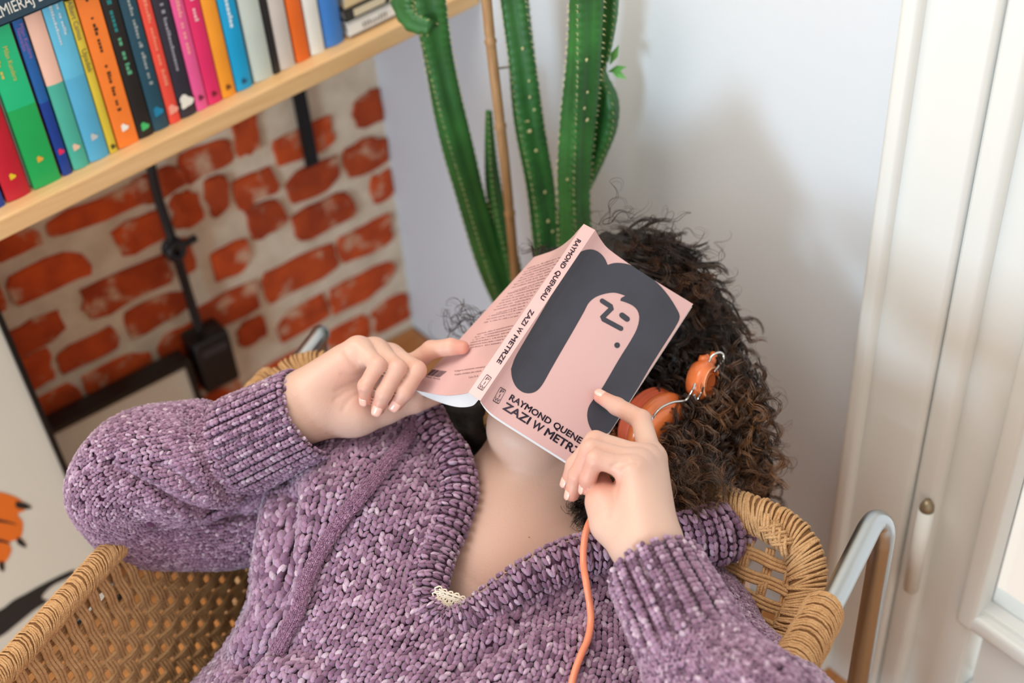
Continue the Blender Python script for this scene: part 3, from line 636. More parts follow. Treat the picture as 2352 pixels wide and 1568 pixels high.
SKIN = mat('skin', (232, 192, 168), .48, noise=.14, nscale=35, rgb2=(206, 160, 142), bump=.12, bscale=420, attr='col', sss=.3)
person = empty('person', onz(900, 1300, .0) * 0 + np.array([-.55, -.98, .0]), 'person in purple knitted jumper reclining in wicker chair, pink book over face', 'person')
body = obj('body', bv, bf, SKIN, person, True, bcol)
NAIL = mat('fingernail', (240, 190, 176), .22, coat=.4)
def nail(dip, tip, r, dors, k=1.0):
    a, b = P(*dip[:3]), P(*tip[:3]); t = unit(b - a); d = np.asarray(dors, float); d = unit(d - t * (d @ t)); w = np.cross(t, d); v = []; n_ = 7; m_ = 6
    for i in range(m_):
        y = i / (m_ - 1); ws = [.72, .92, 1, 1, .92, .62][i]
        for j in range(n_):
            x = (j / (n_ - 1) * 2 - 1) * .80 * ws; ang = x * 1.0
            v.append(b + t * (-.0062 + y * .0120) * k + w * math.sin(ang) * r * 1.02 + d * (math.cos(ang) * r * 1.05 - (.0006 if i in (0,) else 0) - .0011 * max(0, y - .55)))
    n0 = len(v); v += [q - d * .0006 for q in v]; f = []
    for i in range(m_ - 1):
        for j in range(n_ - 1): q = (i * n_ + j, i * n_ + j + 1, (i + 1) * n_ + j + 1, (i + 1) * n_ + j); f += [q, tuple(x + n0 for x in q[::-1])]
    rim = list(range(n_)) + [i * n_ + n_ - 1 for i in range(1, m_)] + [(m_ - 1) * n_ + j for j in range(n_ - 2, -1, -1)] + [i * n_ for i in range(m_ - 2, 0, -1)]
    f += [(rim[i], rim[i - 1], rim[i - 1] + n0, rim[i] + n0) for i in range(len(rim))]
    o = obj('fingernail', v, f, NAIL, body, True)
dl = -VZ * 1.0 + IY * .25
nail(RF['r_pinky'][2], RF['r_pinky'][3], .0064, dl - IX * .55, .8); nail(RF['r_ring'][2], RF['r_ring'][3], .0072, dl - IX * .05); nail(RF['r_middle'][2], RF['r_middle'][3], .0075, dl - IX * .1)
nail(LF['l_index'][2], LF['l_index'][3], .0068, -VZ * .4 - IY * 1.0 - IX * .3, .9)
for k_ in ('l_middle', 'l_ring', 'l_pinky'): nail(LF[k_][2], LF[k_][3], LF[k_][3][3] + .0002, -IX * 1.0 - VZ * .35, .8)
MOLE = mat('mole_brown', (176, 126, 100), .6)
for n_, px, py in (('mole', 1205, 1161), ('mole', 1215, 1234)):
    lo_, hi_ = 1.2, 1.45
    d_ = [sdf(np.array([P(px, py, z)]), PRIM)[0] for z in np.linspace(1.2, 1.42, 221)]; z = np.linspace(1.2, 1.42, 221)[int(np.argmax(np.array(d_) < 0))]
    v, f = lathe([(.0002, -.0008), (.0008, -.0004), (.001, 0), (.0006, .0003)], 10); obj(n_, P(px, py, z) + v[:, :1] * IX + v[:, 1:2] * IY - v[:, 2:3] * VZ, f, MOLE, body)
# ------------------------------------------------------------------ chenille knitting: real stitches laid over a base cloth
YARN = mat('chenille_yarn', (150, 110, 148), .8, noise=.3, nscale=420, rgb2=(112, 70, 106), bump=.5, bscale=900, attr='col', sheen=.5)
YB_ = mat('chenille_base', (98, 54, 88), .9, noise=.4, nscale=260, rgb2=(76, 40, 70), bump=.6, bscale=500, sheen=.3)
def _blob():
    v = [(0, -1, 0)]; f = []; n = 5
    for y, r in ((-.62, .72), (0.0, 1.0), (.62, .78)): v += [(r * math.cos(a), y, r * math.sin(a)) for a in np.arange(n) * 2 * np.pi / n]
    v.append((0, 1, 0)); t = len(v) - 1
    for j in range(n):
        k = (j + 1) % n; f.append((0, 1 + j, 1 + k)); f.append((t, 1 + 2 * n + k, 1 + 2 * n + j))
        for i in range(2): a, b, c, d = 1 + i * n + j, 1 + i * n + k, 1 + (i + 1) * n + k, 1 + (i + 1) * n + j; f += [(a, d, c), (a, c, b)]
    return np.array(v), np.array(f)
BV, BF = _blob()
PAL = np.array([lin(c)[:3] for c in ((170, 124, 156), (148, 102, 136), (190, 148, 178), (206, 172, 196), (122, 78, 110), (174, 132, 164), (222, 196, 212))])
PAL = (PAL * .82 + PAL.mean(1, keepdims=True) * .18) * np.array([.86, .84, .90])
PALW = np.array([.26, .22, .18, .09, .12, .10, .03])
def blobs(C, ax, ay, az, r=rng):
    """C centres; ax width, ay length, az thickness vectors (n, 3); returns vertices, faces, colours"""
    n = len(C); j = r.normal(1, .10, (n, 3))
    v = C[:, None] + BV[None, :, 0:1] * (ax * j[:, :1])[:, None] + BV[None, :, 1:2] * (ay * j[:, 1:2])[:, None] + BV[None, :, 2:3] * (az * j[:, 2:])[:, None]
    f = BF[None] + (np.arange(n) * len(BV))[:, None, None]
    c = PAL[r.choice(len(PAL), n, p=PALW)] * r.normal(1, .07, (n, 1)); c = np.repeat(c[:, None], len(BV), 1) * (1 + .10 * BV[None, :, 1:2])
    return v.reshape(-1, 3), f.reshape(-1, 3), np.clip(c.reshape(-1, 3), 0, 1)
class Grid:
    """a smooth surface sampled on a dense (u, v) grid; out=+1 normals by du x dv, -1 flips"""
    def __init__(s, G, out=1, closed=False):
        s.G = G; s.nu, s.nv = G.shape[:2]; s.closed = closed; s.Du = np.gradient(G, axis=0); s.Dv = np.gradient(G, axis=1)
        if closed: s.Dv[:, 0] = s.Dv[:, -1] = (G[:, 1] - G[:, -2]) / 2
        N = np.cross(s.Du, s.Dv); s.N = out * N / (np.linalg.norm(N, axis=2, keepdims=True) + 1e-12)
    def at(s, A, u, v):
        a = np.clip(u, 0, 1) * (s.nu - 1); b = np.clip(v, 0, 1) * (s.nv - 1); i = np.minimum(a.astype(int), s.nu - 2); j = np.minimum(b.astype(int), s.nv - 2); x = (a - i)[:, None]; y = (b - j)[:, None]
        return (A[i, j] * (1 - x) + A[i + 1, j] * x) * (1 - y) + (A[i, j + 1] * (1 - x) + A[i + 1, j + 1] * x) * y
    def faces(s, keep=None):
        f = []; i, j = np.meshgrid(np.arange(s.nu - 1), np.arange(s.nv - 1), indexing='ij'); q = np.stack([i * s.nv + j, i * s.nv + j + 1, (i + 1) * s.nv + j + 1, (i + 1) * s.nv + j], -1).reshape(-1, 4)
        return q
def pix(p):
    q = (p - LOC) @ CM; return np.stack([q[:, 0] / q[:, 2] * FPX + CX, q[:, 1] / q[:, 2] * FPX + CY], 1)
def inside(pts, poly):
    poly = np.asarray(poly, float); x, y = pts[:, 0], pts[:, 1]; r = np.zeros(len(pts), bool); j = len(poly) - 1
    for i in range(len(poly)):
        a, b = poly[i], poly[j]; c = ((a[1] > y) != (b[1] > y)); r ^= c & (x < (b[0] - a[0]) * (y - a[1]) / (b[1] - a[1] + 1e-12) + a[0]); j = i
    return r
def facing(p, n, lim=-.25): d = LOC - p; return ((n * d).sum(1) / np.linalg.norm(d, axis=1)) > lim
def knit(name, g, parent, rows, cols, u0=0., u1=1., v0=0., v1=1., style='v', cut=None, lift=.0006, limit=-.25, plump=1.0, tone=1.0):
    R, C_ = np.meshgrid(np.arange(rows), np.arange(cols), indexing='ij'); R = R.ravel(); C_ = C_.ravel()
    r = np.random.default_rng(rows * 131 + cols)
    u = u0 + (u1 - u0) * (R + .5) / rows + r.normal(0, .10 / rows, len(R)) * (u1 - u0); v = v0 + (v1 - v0) * (C_ + .5) / cols + r.normal(0, .05 / cols, len(R)) * (v1 - v0)
    hh_ = np.linalg.norm(g.at(g.Du, u, v), axis=1) * ((g.nu - 1) * (u1 - u0) / rows); kk = np.clip(np.round(hh_ / np.median(hh_)), 1, 4).astype(int)
    ix_ = np.repeat(np.arange(len(u)), kk); sub_ = np.concatenate([(np.arange(k) + .5) / k - .5 for k in kk]); u, v, C_, R = u[ix_] + sub_ * (u1 - u0) / rows, v[ix_], C_[ix_], R[ix_]; kk = kk[ix_].astype(float)
    p = g.at(g.G, u, v); n = g.at(g.N, u, v); n /= np.linalg.norm(n, axis=1)[:, None] + 1e-12
    hu_ = g.at(g.Du, u, v) * ((g.nu - 1) * (u1 - u0) / rows) / kk[:, None]; wv = g.at(g.Dv, u, v) * ((g.nv - 1) * (v1 - v0) / cols)
    m = facing(p, n, limit)
    if cut is not None: m &= cut(p, u, v)
    p, n, hu_, wv, C_, R = p[m], n[m], hu_[m], wv[m], C_[m], R[m]
    w = np.linalg.norm(wv, axis=1)[:, None]; h = np.linalg.norm(hu_, axis=1)[:, None]; hd = hu_ / h; wd = wv / w
    V, F, K = [], [], []; off = 0
    if style == 'v':
        for s in (-1, 1):
            d = hd * .88 - wd * (.50 * s) + r.normal(0, .10, (len(p), 3)); d /= np.linalg.norm(d, axis=1)[:, None]
            c = p + wd * w * (.25 * s) + n * (lift + r.normal(0, .0003, (len(p), 1))); x = np.cross(d, n)
            a = blobs(c, x * w * .27 * plump, d * np.maximum(h * .80, w * .42), n * w * .27 * plump, r); V.append(a[0]); F.append(a[1] + off); K.append(a[2]); off += len(a[0])
    else:                                                     # rib: proud columns of nested stitches, sunk columns between them
        up = C_ % 2 == 0
        for s, m in ((-1, up), (1, up), (0, ~up)):
            if not m.any(): continue
            d = hd[m] * .96 - wd[m] * (.26 * s) + r.normal(0, .06, (m.sum(), 3)); d /= np.linalg.norm(d, axis=1)[:, None]; x = np.cross(d, n[m]); W_, H_ = w[m], h[m]
            c = p[m] + wd[m] * W_ * (.34 * s) + n[m] * (W_ * (.55 if s else -.30)); k = .46 if s else .55
            a = blobs(c, x * W_ * k, d * np.maximum(H_ * .66, W_ * .5), n[m] * W_ * (.5 if s else .4), r)
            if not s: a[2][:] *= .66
            V.append(a[0]); F.append(a[1] + off); K.append(a[2]); off += len(a[0])
    o = obj(name, np.concatenate(V), np.concatenate(F), YARN, parent, True, np.clip(np.concatenate(K) * tone, 0, 1)); o['kind'] = 'stuff'
    return o
def dense(rows, nu, nv, closed=False):
    a = []
    for r in rows:
        q = spline(r, nv * 3); L = np.r_[0, np.cumsum(np.linalg.norm(np.diff(q, axis=0), axis=1))]; t = np.linspace(0, L[-1], nv); a.append(np.stack([np.interp(t, L, q[:, k]) for k in range(3)], 1))
    a = np.array(a); return np.stack([spline(a[:, j], nu) for j in range(nv)], 1)
def wob(p, amp, sc):
    """slow rumples of the cloth"""
    return amp * (np.sin(p[..., 0] * sc + 1.3 * np.sin(p[..., 2] * sc * .7)) + np.sin(p[..., 1] * sc * 1.17 + 2.1 * np.sin(p[..., 0] * sc * .5)) + np.sin((p[..., 0] + p[..., 1] - p[..., 2]) * sc * .8 + 1)) / 3

# --- jumper body: a closed tube, front rows given from the photograph, back behind them
TR_ = [[(740, 975, 1.42), (840, 940, 1.39), (930, 930, 1.385), (1010, 935, 1.39), (1200, 1060, 1.40), (1480, 1180, 1.36), (1620, 1200, 1.34), (1690, 1310, 1.35)],
       [(660, 1050, 1.40), (770, 1012, 1.335), (880, 988, 1.345), (985, 1012, 1.35), (1200, 1130, 1.335), (1450, 1240, 1.285), (1610, 1285, 1.28), (1695, 1375, 1.32)],
       [(600, 1150, 1.385), (690, 1115, 1.305), (820, 1112, 1.275), (985, 1170, 1.277), (1200, 1270, 1.262), (1430, 1320, 1.235), (1590, 1365, 1.25), (1695, 1455, 1.31)],
       [(582, 1270, 1.365), (660, 1232, 1.285), (790, 1245, 1.245), (960, 1310, 1.232), (1140, 1380, 1.21), (1370, 1405, 1.20), (1550, 1455, 1.222), (1680, 1540, 1.29)],
       [(566, 1385, 1.355), (645, 1355, 1.270), (760, 1385, 1.218), (920, 1440, 1.192), (1110, 1492, 1.172), (1320, 1515, 1.168), (1530, 1555, 1.185), (1690, 1640, 1.27)],
       [(500, 1500, 1.345), (600, 1475, 1.255), (725, 1512, 1.195), (880, 1570, 1.160), (1070, 1622, 1.140), (1270, 1652, 1.138), (1480, 1685, 1.162), (1640, 1760, 1.26)],
       [(385, 1630, 1.335), (520, 1612, 1.24), (670, 1652, 1.18), (840, 1710, 1.142), (1030, 1760, 1.122), (1230, 1790, 1.122), (1430, 1825, 1.152), (1590, 1900, 1.25)],
       [(270, 1770, 1.335), (430, 1772, 1.24), (600, 1812, 1.19), (780, 1870, 1.16), (980, 1920, 1.15), (1180, 1950, 1.15), (1380, 1985, 1.172), (1540, 2050, 1.26)],
       [(150, 1990, 1.40), (330, 2010, 1.30), (520, 2060, 1.24), (720, 2120, 1.215), (920, 2170, 1.205), (1120, 2200, 1.205), (1320, 2230, 1.23), (1480, 2280, 1.32)]]
def torso_row(r, i):
    a, b = r[0], r[-1]; f = [P(*q) for q in r]; bk = np.array(VZ)
    L_, R_ = f[0] + bk * .05 + IX * .02, f[-1] + bk * .05 - IX * .02; mid = [L_ * (1 - t) + R_ * t + bk * (.045 + (.025 if i else .0)) for t in (.75, .5, .25)]
    return np.array(f + [R_] + mid + [L_, f[0]])
TG = dense([torso_row(r, i) for i, r in enumerate(TR_)], 150, 260, True)
TGd = TG + 0
FR_ = []
for i, r in enumerate(TR_):
    q = spline(torso_row(r, i), 900); L = np.r_[0, np.cumsum(np.linalg.norm(np.diff(q, axis=0), axis=1))]; e_ = P(*r[-1]); FR_.append(L[np.argmin(np.linalg.norm(q - e_, axis=1))] / L[-1])
VFR = float(np.mean(FR_))
gr0 = Grid(TGd, -1); sgn = np.sign(((LOC - TGd[70, 66]) * gr0.N[70, 66]).sum()); OUT = -1 * sgn
gt = Grid(TGd, OUT)
pp = pix(TGd.reshape(-1, 3)).reshape(150, 260, 2)
def crease(px, py, pts, depth, width):
    """a fold line drawn through pts; returns the push along the normal"""
    q = spline([list(a) + [0] for a in pts], 60)[:, :2]; d = np.min(np.hypot(px[..., None] - q[:, 0], py[..., None] - q[:, 1]), axis=-1); return depth * np.exp(-(d / width) ** 2)
push = wob(TGd, .0035, 36)
push += crease(pp[..., 0], pp[..., 1], [(672, 1150), (668, 1250), (662, 1350), (625, 1460), (560, 1540)], -.020, 20) + crease(pp[..., 0], pp[..., 1], [(632, 1130), (625, 1260), (610, 1390), (560, 1490)], .012, 22)
push += crease(pp[..., 0], pp[..., 1], [(735, 1120), (705, 1250), (690, 1370), (640, 1480)], .010, 26) + crease(pp[..., 0], pp[..., 1], [(1480, 1345), (1330, 1390), (1200, 1450), (1060, 1540)], -.010, 22)
push += crease(pp[..., 0], pp[..., 1], [(1480, 1300), (1380, 1330), (1280, 1370), (1180, 1420)], -.012, 18) + crease(pp[..., 0], pp[..., 1], [(700, 1560), (640, 1540), (600, 1580)], .014, 30)
gt = Grid(TGd + gt.N * push[..., None], OUT)
VP = [(975, 900), (1000, 985), (1045, 1040), (1060, 1090), (1055, 1150), (1030, 1215), (1003, 1290), (1003, 1400), (1030, 1418), (1085, 1398), (1160, 1355), (1250, 1305), (1330, 1272), (1420, 1258), (1500, 1250), (1580, 1225), (1650, 1180), (1640, 1000), (1000, 850)]
def neck_cut(p, u, v): return ~(inside(pix(p), VP) & (u < .62))
q = gt.faces(); cen = gt.G.reshape(-1, 3)[q].mean(1); uu = (q[:, 0] // 260) / 149.; vv = (q[:, 0] % 260) / 259.
keep = neck_cut(cen, uu, vv) | (vv > VFR + .03)
jumper = obj('jumper', gt.G.reshape(-1, 3) - gt.N.reshape(-1, 3) * .0025, q[keep], YB_, person, True)
knit('knit_stitches', gt, jumper, 86, 62, v1=VFR + .04, cut=neck_cut)

# --- sleeves
def tube_grid(pts, nu, nv, closed_rumple=.0, sc=40, squash=None):
    q = spline(Ps(pts), nu * 4); L_ = np.r_[0, np.cumsum(np.linalg.norm(np.diff(q[:, :3], axis=0), axis=1))]; q = np.stack([np.interp(np.linspace(0, L_[-1], nu), L_, q[:, k]) for k in range(4)], 1); T, N, B = frames(q[:, :3])
    for i in range(nu):                                       # a stable frame: first axis towards the lens
        a = -VZ - T[i] * (-VZ @ T[i]); N[i] = unit(a); B[i] = np.cross(T[i], N[i])
    a = np.linspace(0, 2 * np.pi, nv); r = q[:, 3]
    G = q[:, None, :3] + r[:, None, None] * (np.cos(a)[None, :, None] * N[:, None] + np.sin(a)[None, :, None] * B[:, None])
    g = Grid(G, 1, True)
    if ((g.N[nu // 2, 0]) @ N[nu // 2]) < 0: g = Grid(G, -1, True)
    s = 1 if ((g.N[nu // 2, 0]) @ N[nu // 2]) > 0 else -1
    if closed_rumple: g2 = Grid(G + g.N * wob(G, closed_rumple, sc)[..., None], 1, True)
    else: g2 = g
    if ((g2.N[nu // 2, 0]) @ N[nu // 2]) < 0: g2 = Grid(g2.G, -1, True)
    return g2
def sleeve(pts, rows, cols, folds=(), nu=120, nv=90):
    g = tube_grid(pts, nu, nv, .006, 42); sg = 1 if np.allclose(g.N, Grid(g.G, 1, True).N) else -1
    if folds:
        pq = pix(g.G.reshape(-1, 3)).reshape(nu, nv, 2); fr = ((LOC - g.G) * g.N).sum(2) > 0
        for f_ in folds: g.G += g.N * (crease(pq[..., 0], pq[..., 1], *f_) * fr)[..., None]
        g = Grid(g.G, sg, True)
    o = obj('sleeve', g.G.reshape(-1, 3) - g.N.reshape(-1, 3) * .0025, g.faces(), YB_, person, True); knit('knit_stitches', g, o, rows, cols)
    return g
def cuff(a, b, prof, rows, cols, sq=1.0):
    """ribbed cuff about the axis a (open end) -> b; prof rows (metres along the axis, radius), from inside round the lip to the sleeve"""
    A, B_ = P(*a), P(*b); t = unit(B_ - A); n = unit(-VZ - t * (-VZ @ t)); w = np.cross(t, n); q = spline(np.array([[x, 0, r] for x, r in prof]), 200)
    L = np.r_[0, np.cumsum(np.hypot(np.diff(q[:, 0]), np.diff(q[:, 2])))]; s_ = np.linspace(0, L[-1], 70); ax, rd = np.interp(s_, L, q[:, 0]), np.interp(s_, L, q[:, 2]); an = np.linspace(0, 2 * np.pi, 121)
    G = A + ax[:, None, None] * t + rd[:, None, None] * (np.cos(an)[None, :, None] * n * sq + np.sin(an)[None, :, None] * w); G = G + .0025 * np.sin(an * 3 + 1)[None, :, None] * n
    g = Grid(G, 1, True)
    if g.N[60, 0] @ n < 0: g = Grid(G, -1, True)
    o = obj('cuff', g.G.reshape(-1, 3) - g.N.reshape(-1, 3) * .001, g.faces(), YB_, person, True); knit('knit_ribs', g, o, rows, cols, style='rib', limit=-.9); return g
sleeve([(530, 1032, 1.338, .046), (495, 1042, 1.338, .056), (420, 1062, 1.335, .060), (335, 1082, 1.325, .060), (276, 1112, 1.322, .055), (292, 1160, 1.345, .052), (360, 1184, 1.375, .052), (450, 1190, 1.395, .053), (570, 1175, 1.41, .058), (700, 1090, 1.41, .066), (840, 1050, 1.41, .062)], 118, 46,
       [([(254, 1067), (360, 1128), (430, 1168), (500, 1186), (605, 1182)], -.011, 14), ([(300, 1060), (360, 1070), (410, 1092), (450, 1125)], -.006, 12), ([(430, 950), (455, 1010), (480, 1080), (520, 1140)], -.008, 14)])
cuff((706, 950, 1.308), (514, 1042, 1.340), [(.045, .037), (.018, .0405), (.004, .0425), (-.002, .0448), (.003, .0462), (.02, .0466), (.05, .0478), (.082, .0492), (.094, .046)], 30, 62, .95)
sleeve([(1588, 1490, 1.065, .043), (1605, 1512, 1.055, .047), (1650, 1570, 1.035, .051), (1720, 1650, 1.01, .056), (1800, 1720, 1.01, .058), (1830, 1725, 1.05, .054), (1790, 1645, 1.12, .050), (1712, 1545, 1.19, .046), (1640, 1460, 1.25, .048), (1570, 1385, 1.31, .052)], 110, 46)
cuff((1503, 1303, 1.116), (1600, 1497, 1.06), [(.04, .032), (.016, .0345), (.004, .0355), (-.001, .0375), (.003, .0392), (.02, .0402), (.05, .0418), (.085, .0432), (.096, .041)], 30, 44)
# --- ribbed collar: a rolled band along the V neck and round the back of the neck
CP = [(940, 915, 1.39, .017), (972, 950, 1.372, .017), (1005, 1005, 1.345, .0165), (1040, 1056, 1.322, .016), (1053, 1125, 1.296, .016), (1037, 1190, 1.276, .016), (1003, 1272, 1.253, .016), (984, 1349, 1.228, .016), (984, 1405, 1.212, .016), (1020, 1441, 1.202, .016),
      (1080, 1424, 1.201, .0165), (1132, 1388, 1.208, .0165), (1211, 1334, 1.217, .017), (1290, 1292, 1.228, .0175), (1362, 1270, 1.240, .018), (1450, 1262, 1.252, .020), (1545, 1250, 1.262, .025), (1625, 1232, 1.275, .028), (1672, 1208, 1.295, .027), (1665, 1165, 1.335, .026), (1600, 1130, 1.38, .026), (1480, 1110, 1.42, .026), (1300, 1060, 1.45, .028), (1100, 980, 1.46, .026), (980, 915, 1.41, .02), (940, 905, 1.37, .017)]
cq = spline(Ps(CP), 260); T_, _, _ = frames(cq[:, :3]); ang = np.linspace(-2.2, 2.2, 30); rowsC = []
for i in range(260):
    cen_ = cq[i, :3]; nn = -VZ - T_[i] * (-VZ @ T_[i])
    out_ = cen_ - P(1220, 1180, 1.42); nn = unit(unit(nn) * (1.0 if i < 175 else max(.15, 1 - (i - 175) / 20)) + unit(out_ - T_[i] * (out_ @ T_[i])) * (.15 if i < 150 else .15 + .85 * min(1, (i - 150) / 30))); bb_ = np.cross(T_[i], nn)
    rowsC.append(cen_ + cq[i, 3] * (np.cos(ang)[:, None] * nn * .72 + np.sin(ang)[:, None] * bb_))
gc = Grid(np.array(rowsC).transpose(1, 0, 2), 1)
if ((LOC - gc.G[15, 60]) * gc.N[15, 60]).sum() < 0: gc = Grid(gc.G, -1)
col_ = obj('collar', gc.G.reshape(-1, 3) - gc.N.reshape(-1, 3) * .0015, gc.faces(), YB_, person, True)
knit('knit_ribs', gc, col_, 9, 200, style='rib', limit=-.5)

# --- flat knitted cord across the chest
def z_on(px, py, grid=gt, vmax=125):
    P_ = pp if grid is gt else None; d = np.hypot(P_[:, :vmax, 0] - px, P_[:, :vmax, 1] - py); i, j = np.unravel_index(np.argmin(d), d.shape); return (grid.G[i, j] - LOC) @ VZ
DS = [(972, 950), (945, 990), (900, 1050), (845, 1120), (790, 1185), (740, 1260), (705, 1330), (685, 1400), (655, 1460), (635, 1500)]
dq = spline(np.array([P(a, b, min(z_on(a, b), z_on(a + 14, b + 8), z_on(a - 14, b - 8)) - .008) for a, b in DS]), 120); T_, _, _ = frames(dq); rowsD = []
for i in range(120):
    nn = unit(-VZ - T_[i] * (-VZ @ T_[i])); bb_ = np.cross(T_[i], nn); a = np.linspace(0, 2 * np.pi, 25); rowsD.append(dq[i] + .0068 * np.sin(a)[:, None] * bb_ + .0034 * np.cos(a)[:, None] * nn)
gd = Grid(np.array(rowsD), 1, True)
if (gd.N[60, 0] @ (LOC - gd.G[60, 0])) < 0: gd = Grid(gd.G, -1, True)
PALS = (PAL.copy(), PALW.copy()); PAL[:] = np.array([lin(c)[:3] for c in ((146, 104, 134), (136, 94, 124), (156, 114, 144), (168, 126, 156), (124, 84, 114), (150, 108, 138), (174, 134, 162))])
ds_ = obj('drawstring', gd.G.reshape(-1, 3), gd.faces(), YB_, person, True); knit('knit_stitches', gd, ds_, 150, 12, lift=0, limit=-.2); PAL[:] = PALS[0]
# --- lace edge of a camisole in the point of the V
LACE = mat('cream_lace', (226, 214, 196), .8, bump=.4, bscale=300)
lc = MB()
edge = [(1008, 1355), (1020, 1362), (1034, 1367), (1048, 1371), (1062, 1378), (1078, 1388)]
for (a, b) in edge:
    for dx, dy, r_ in ((0, 0, .0036), (-4, 13, .0042), (5, 14, .0036), (-3, 27, .0042), (4, 38, .004)):
        c0 = P(a + dx, b + dy, 1.207); t = np.linspace(0, 2 * np.pi, 13); rr = r_ * (1 + .18 * np.cos(5 * t)); lc.tube(c0 + np.outer(np.cos(t) * rr, IX) + np.outer(np.sin(t) * rr, IY), .0009, 5, False)
lc.tube(spline(np.array([P(a, b - 3, 1.206) for a, b in edge]), 30), .0010, 6); ls = lc.build('lace_edging', LACE, person, True)
obj('camisole', np.array([P(1004, 1358, 1.210), P(1082, 1390, 1.210), P(1070, 1440, 1.212), P(1004, 1440, 1.212), P(1004, 1358, 1.212), P(1082, 1390, 1.212), P(1070, 1440, 1.214), P(1004, 1440, 1.214)]), [(0, 1, 2, 3), (7, 6, 5, 4), (0, 4, 5, 1), (1, 5, 6, 2), (2, 6, 7, 3), (3, 7, 4, 0)], mat('camisole_cloth', (222, 208, 188), .8), person)
# ------------------------------------------------------------------ the book held open over the face
PINK = mat('pink_cover', (216, 176, 174), .38, noise=.12, nscale=20, rgb2=(210, 166, 164), coat=.12)
NAVY = mat('navy_print', (54, 55, 66), .42, noise=.5, nscale=26, rgb2=(66, 67, 78))
WHITEP = mat('book_page', (236, 238, 240), .75, noise=.15, nscale=120, rgb2=(222, 224, 226))
BK = empty('book', P(1240, 740, 1.26), 'open pink paperback with a dark-haired face on its cover, held over the face', 'book')
top = Ps([(1227, 590, 1.360), (1275, 573, 1.325), (1308, 550, 1.290), (1330, 526, 1.266), (1341, 514, 1.258), (1367, 528, 1.257), (1382, 553, 1.267), (1402, 575, 1.273), (1480, 629, 1.283), (1592, 698, 1.302)])
bot = Ps([(950, 895, 1.325), (1015, 907, 1.283), (1050, 906, 1.248), (1068, 903, 1.222), (1076, 901, 1.212), (1103, 920, 1.208), (1113, 934, 1.214), (1137, 955, 1.220), (1220, 1008, 1.229), (1340, 1084, 1.243)])
def seg(a, n): return spline(a, n)
SEC = {'back': slice(0, 5), 'spine': slice(4, 6), 'front': slice(5, 10)}
def curves(sec, n):
    a, b = top[SEC[sec]], bot[SEC[sec]]
    if len(a) == 2: t = np.linspace(0, 1, n)[:, None]; return a[0] * (1 - t) + a[1] * t, b[0] * (1 - t) + b[1] * t
    return spline(a, n), spline(b, n)
DG = {k: (lambda a, b: a[:, None] * (1 - np.linspace(0, 1, 301))[None, :, None] + b[:, None] * np.linspace(0, 1, 301)[None, :, None])(*curves(k, 241 if k != 'spine' else 41)) for k in SEC}
DGp = {k: pix(v.reshape(-1, 3)).reshape(v.shape[:2] + (2,)) for k, v in DG.items()}
DGn = {}
for k, v in DG.items():
    N = np.cross(np.gradient(v, axis=0), np.gradient(v, axis=1)); N /= np.linalg.norm(N, axis=2, keepdims=True)
    if (N * (LOC - v)).sum() < 0: N = -N
    DGn[k] = N
def st_of(sec, px, py):
    d = np.hypot(DGp[sec][..., 0] - px, DGp[sec][..., 1] - py); i, j = np.unravel_index(np.argmin(d), d.shape); ns, nt = d.shape
    i = min(max(i, 1), ns - 2); j = min(max(j, 1), nt - 2); a = (DGp[sec][i + 1, j] - DGp[sec][i - 1, j]) / 2; b = (DGp[sec][i, j + 1] - DGp[sec][i, j - 1]) / 2; r = np.array([px, py]) - DGp[sec][i, j]
    x = np.linalg.solve(np.stack([a, b], 1), r); return np.array([(i + x[0]) / (ns - 1), (j + x[1]) / (nt - 1)])
def on_cover(sec, st, lift=.00025):
    g = Grid.__new__(Grid); g.nu, g.nv = DG[sec].shape[:2]; st = np.asarray(st, float); return Grid.at(g, DG[sec], st[:, 0], st[:, 1]) + Grid.at(g, DGn[sec], st[:, 0], st[:, 1]) * lift
# covers: thin boards of card
n1, n2, n3 = curves('back', 24), curves('spine', 5), curves('front', 28)
tc = np.concatenate([n1[0], n2[0][1:], n3[0][1:]]); bc = np.concatenate([n1[1], n2[1][1:], n3[1][1:]]); m_ = len(tc); R_ = 20
tt = np.linspace(0, 1, R_); G = tc[:, None] * (1 - tt)[None, :, None] + bc[:, None] * tt[None, :, None]; g = Grid(G, 1)
if (g.N * (LOC - G)).sum() < 0: g = Grid(G, -1)
o1, i1 = G.reshape(-1, 3), (G - g.N * .0005).reshape(-1, 3); q = g.faces(); nV = len(o1); f = [tuple(x) for x in q] + [tuple(x[::-1] + nV) for x in q]
bd = [j for j in range(R_)] + [i * R_ + R_ - 1 for i in range(1, m_)] + [(m_ - 1) * R_ + j for j in range(R_ - 2, -1, -1)] + [i * R_ for i in range(m_ - 2, 0, -1)]
f += [(bd[k], bd[(k + 1) % len(bd)], bd[(k + 1) % len(bd)] + nV, bd[k] + nV) for k in range(len(bd))]
obj('cover', np.concatenate([o1, i1]), f, PINK, BK, False)
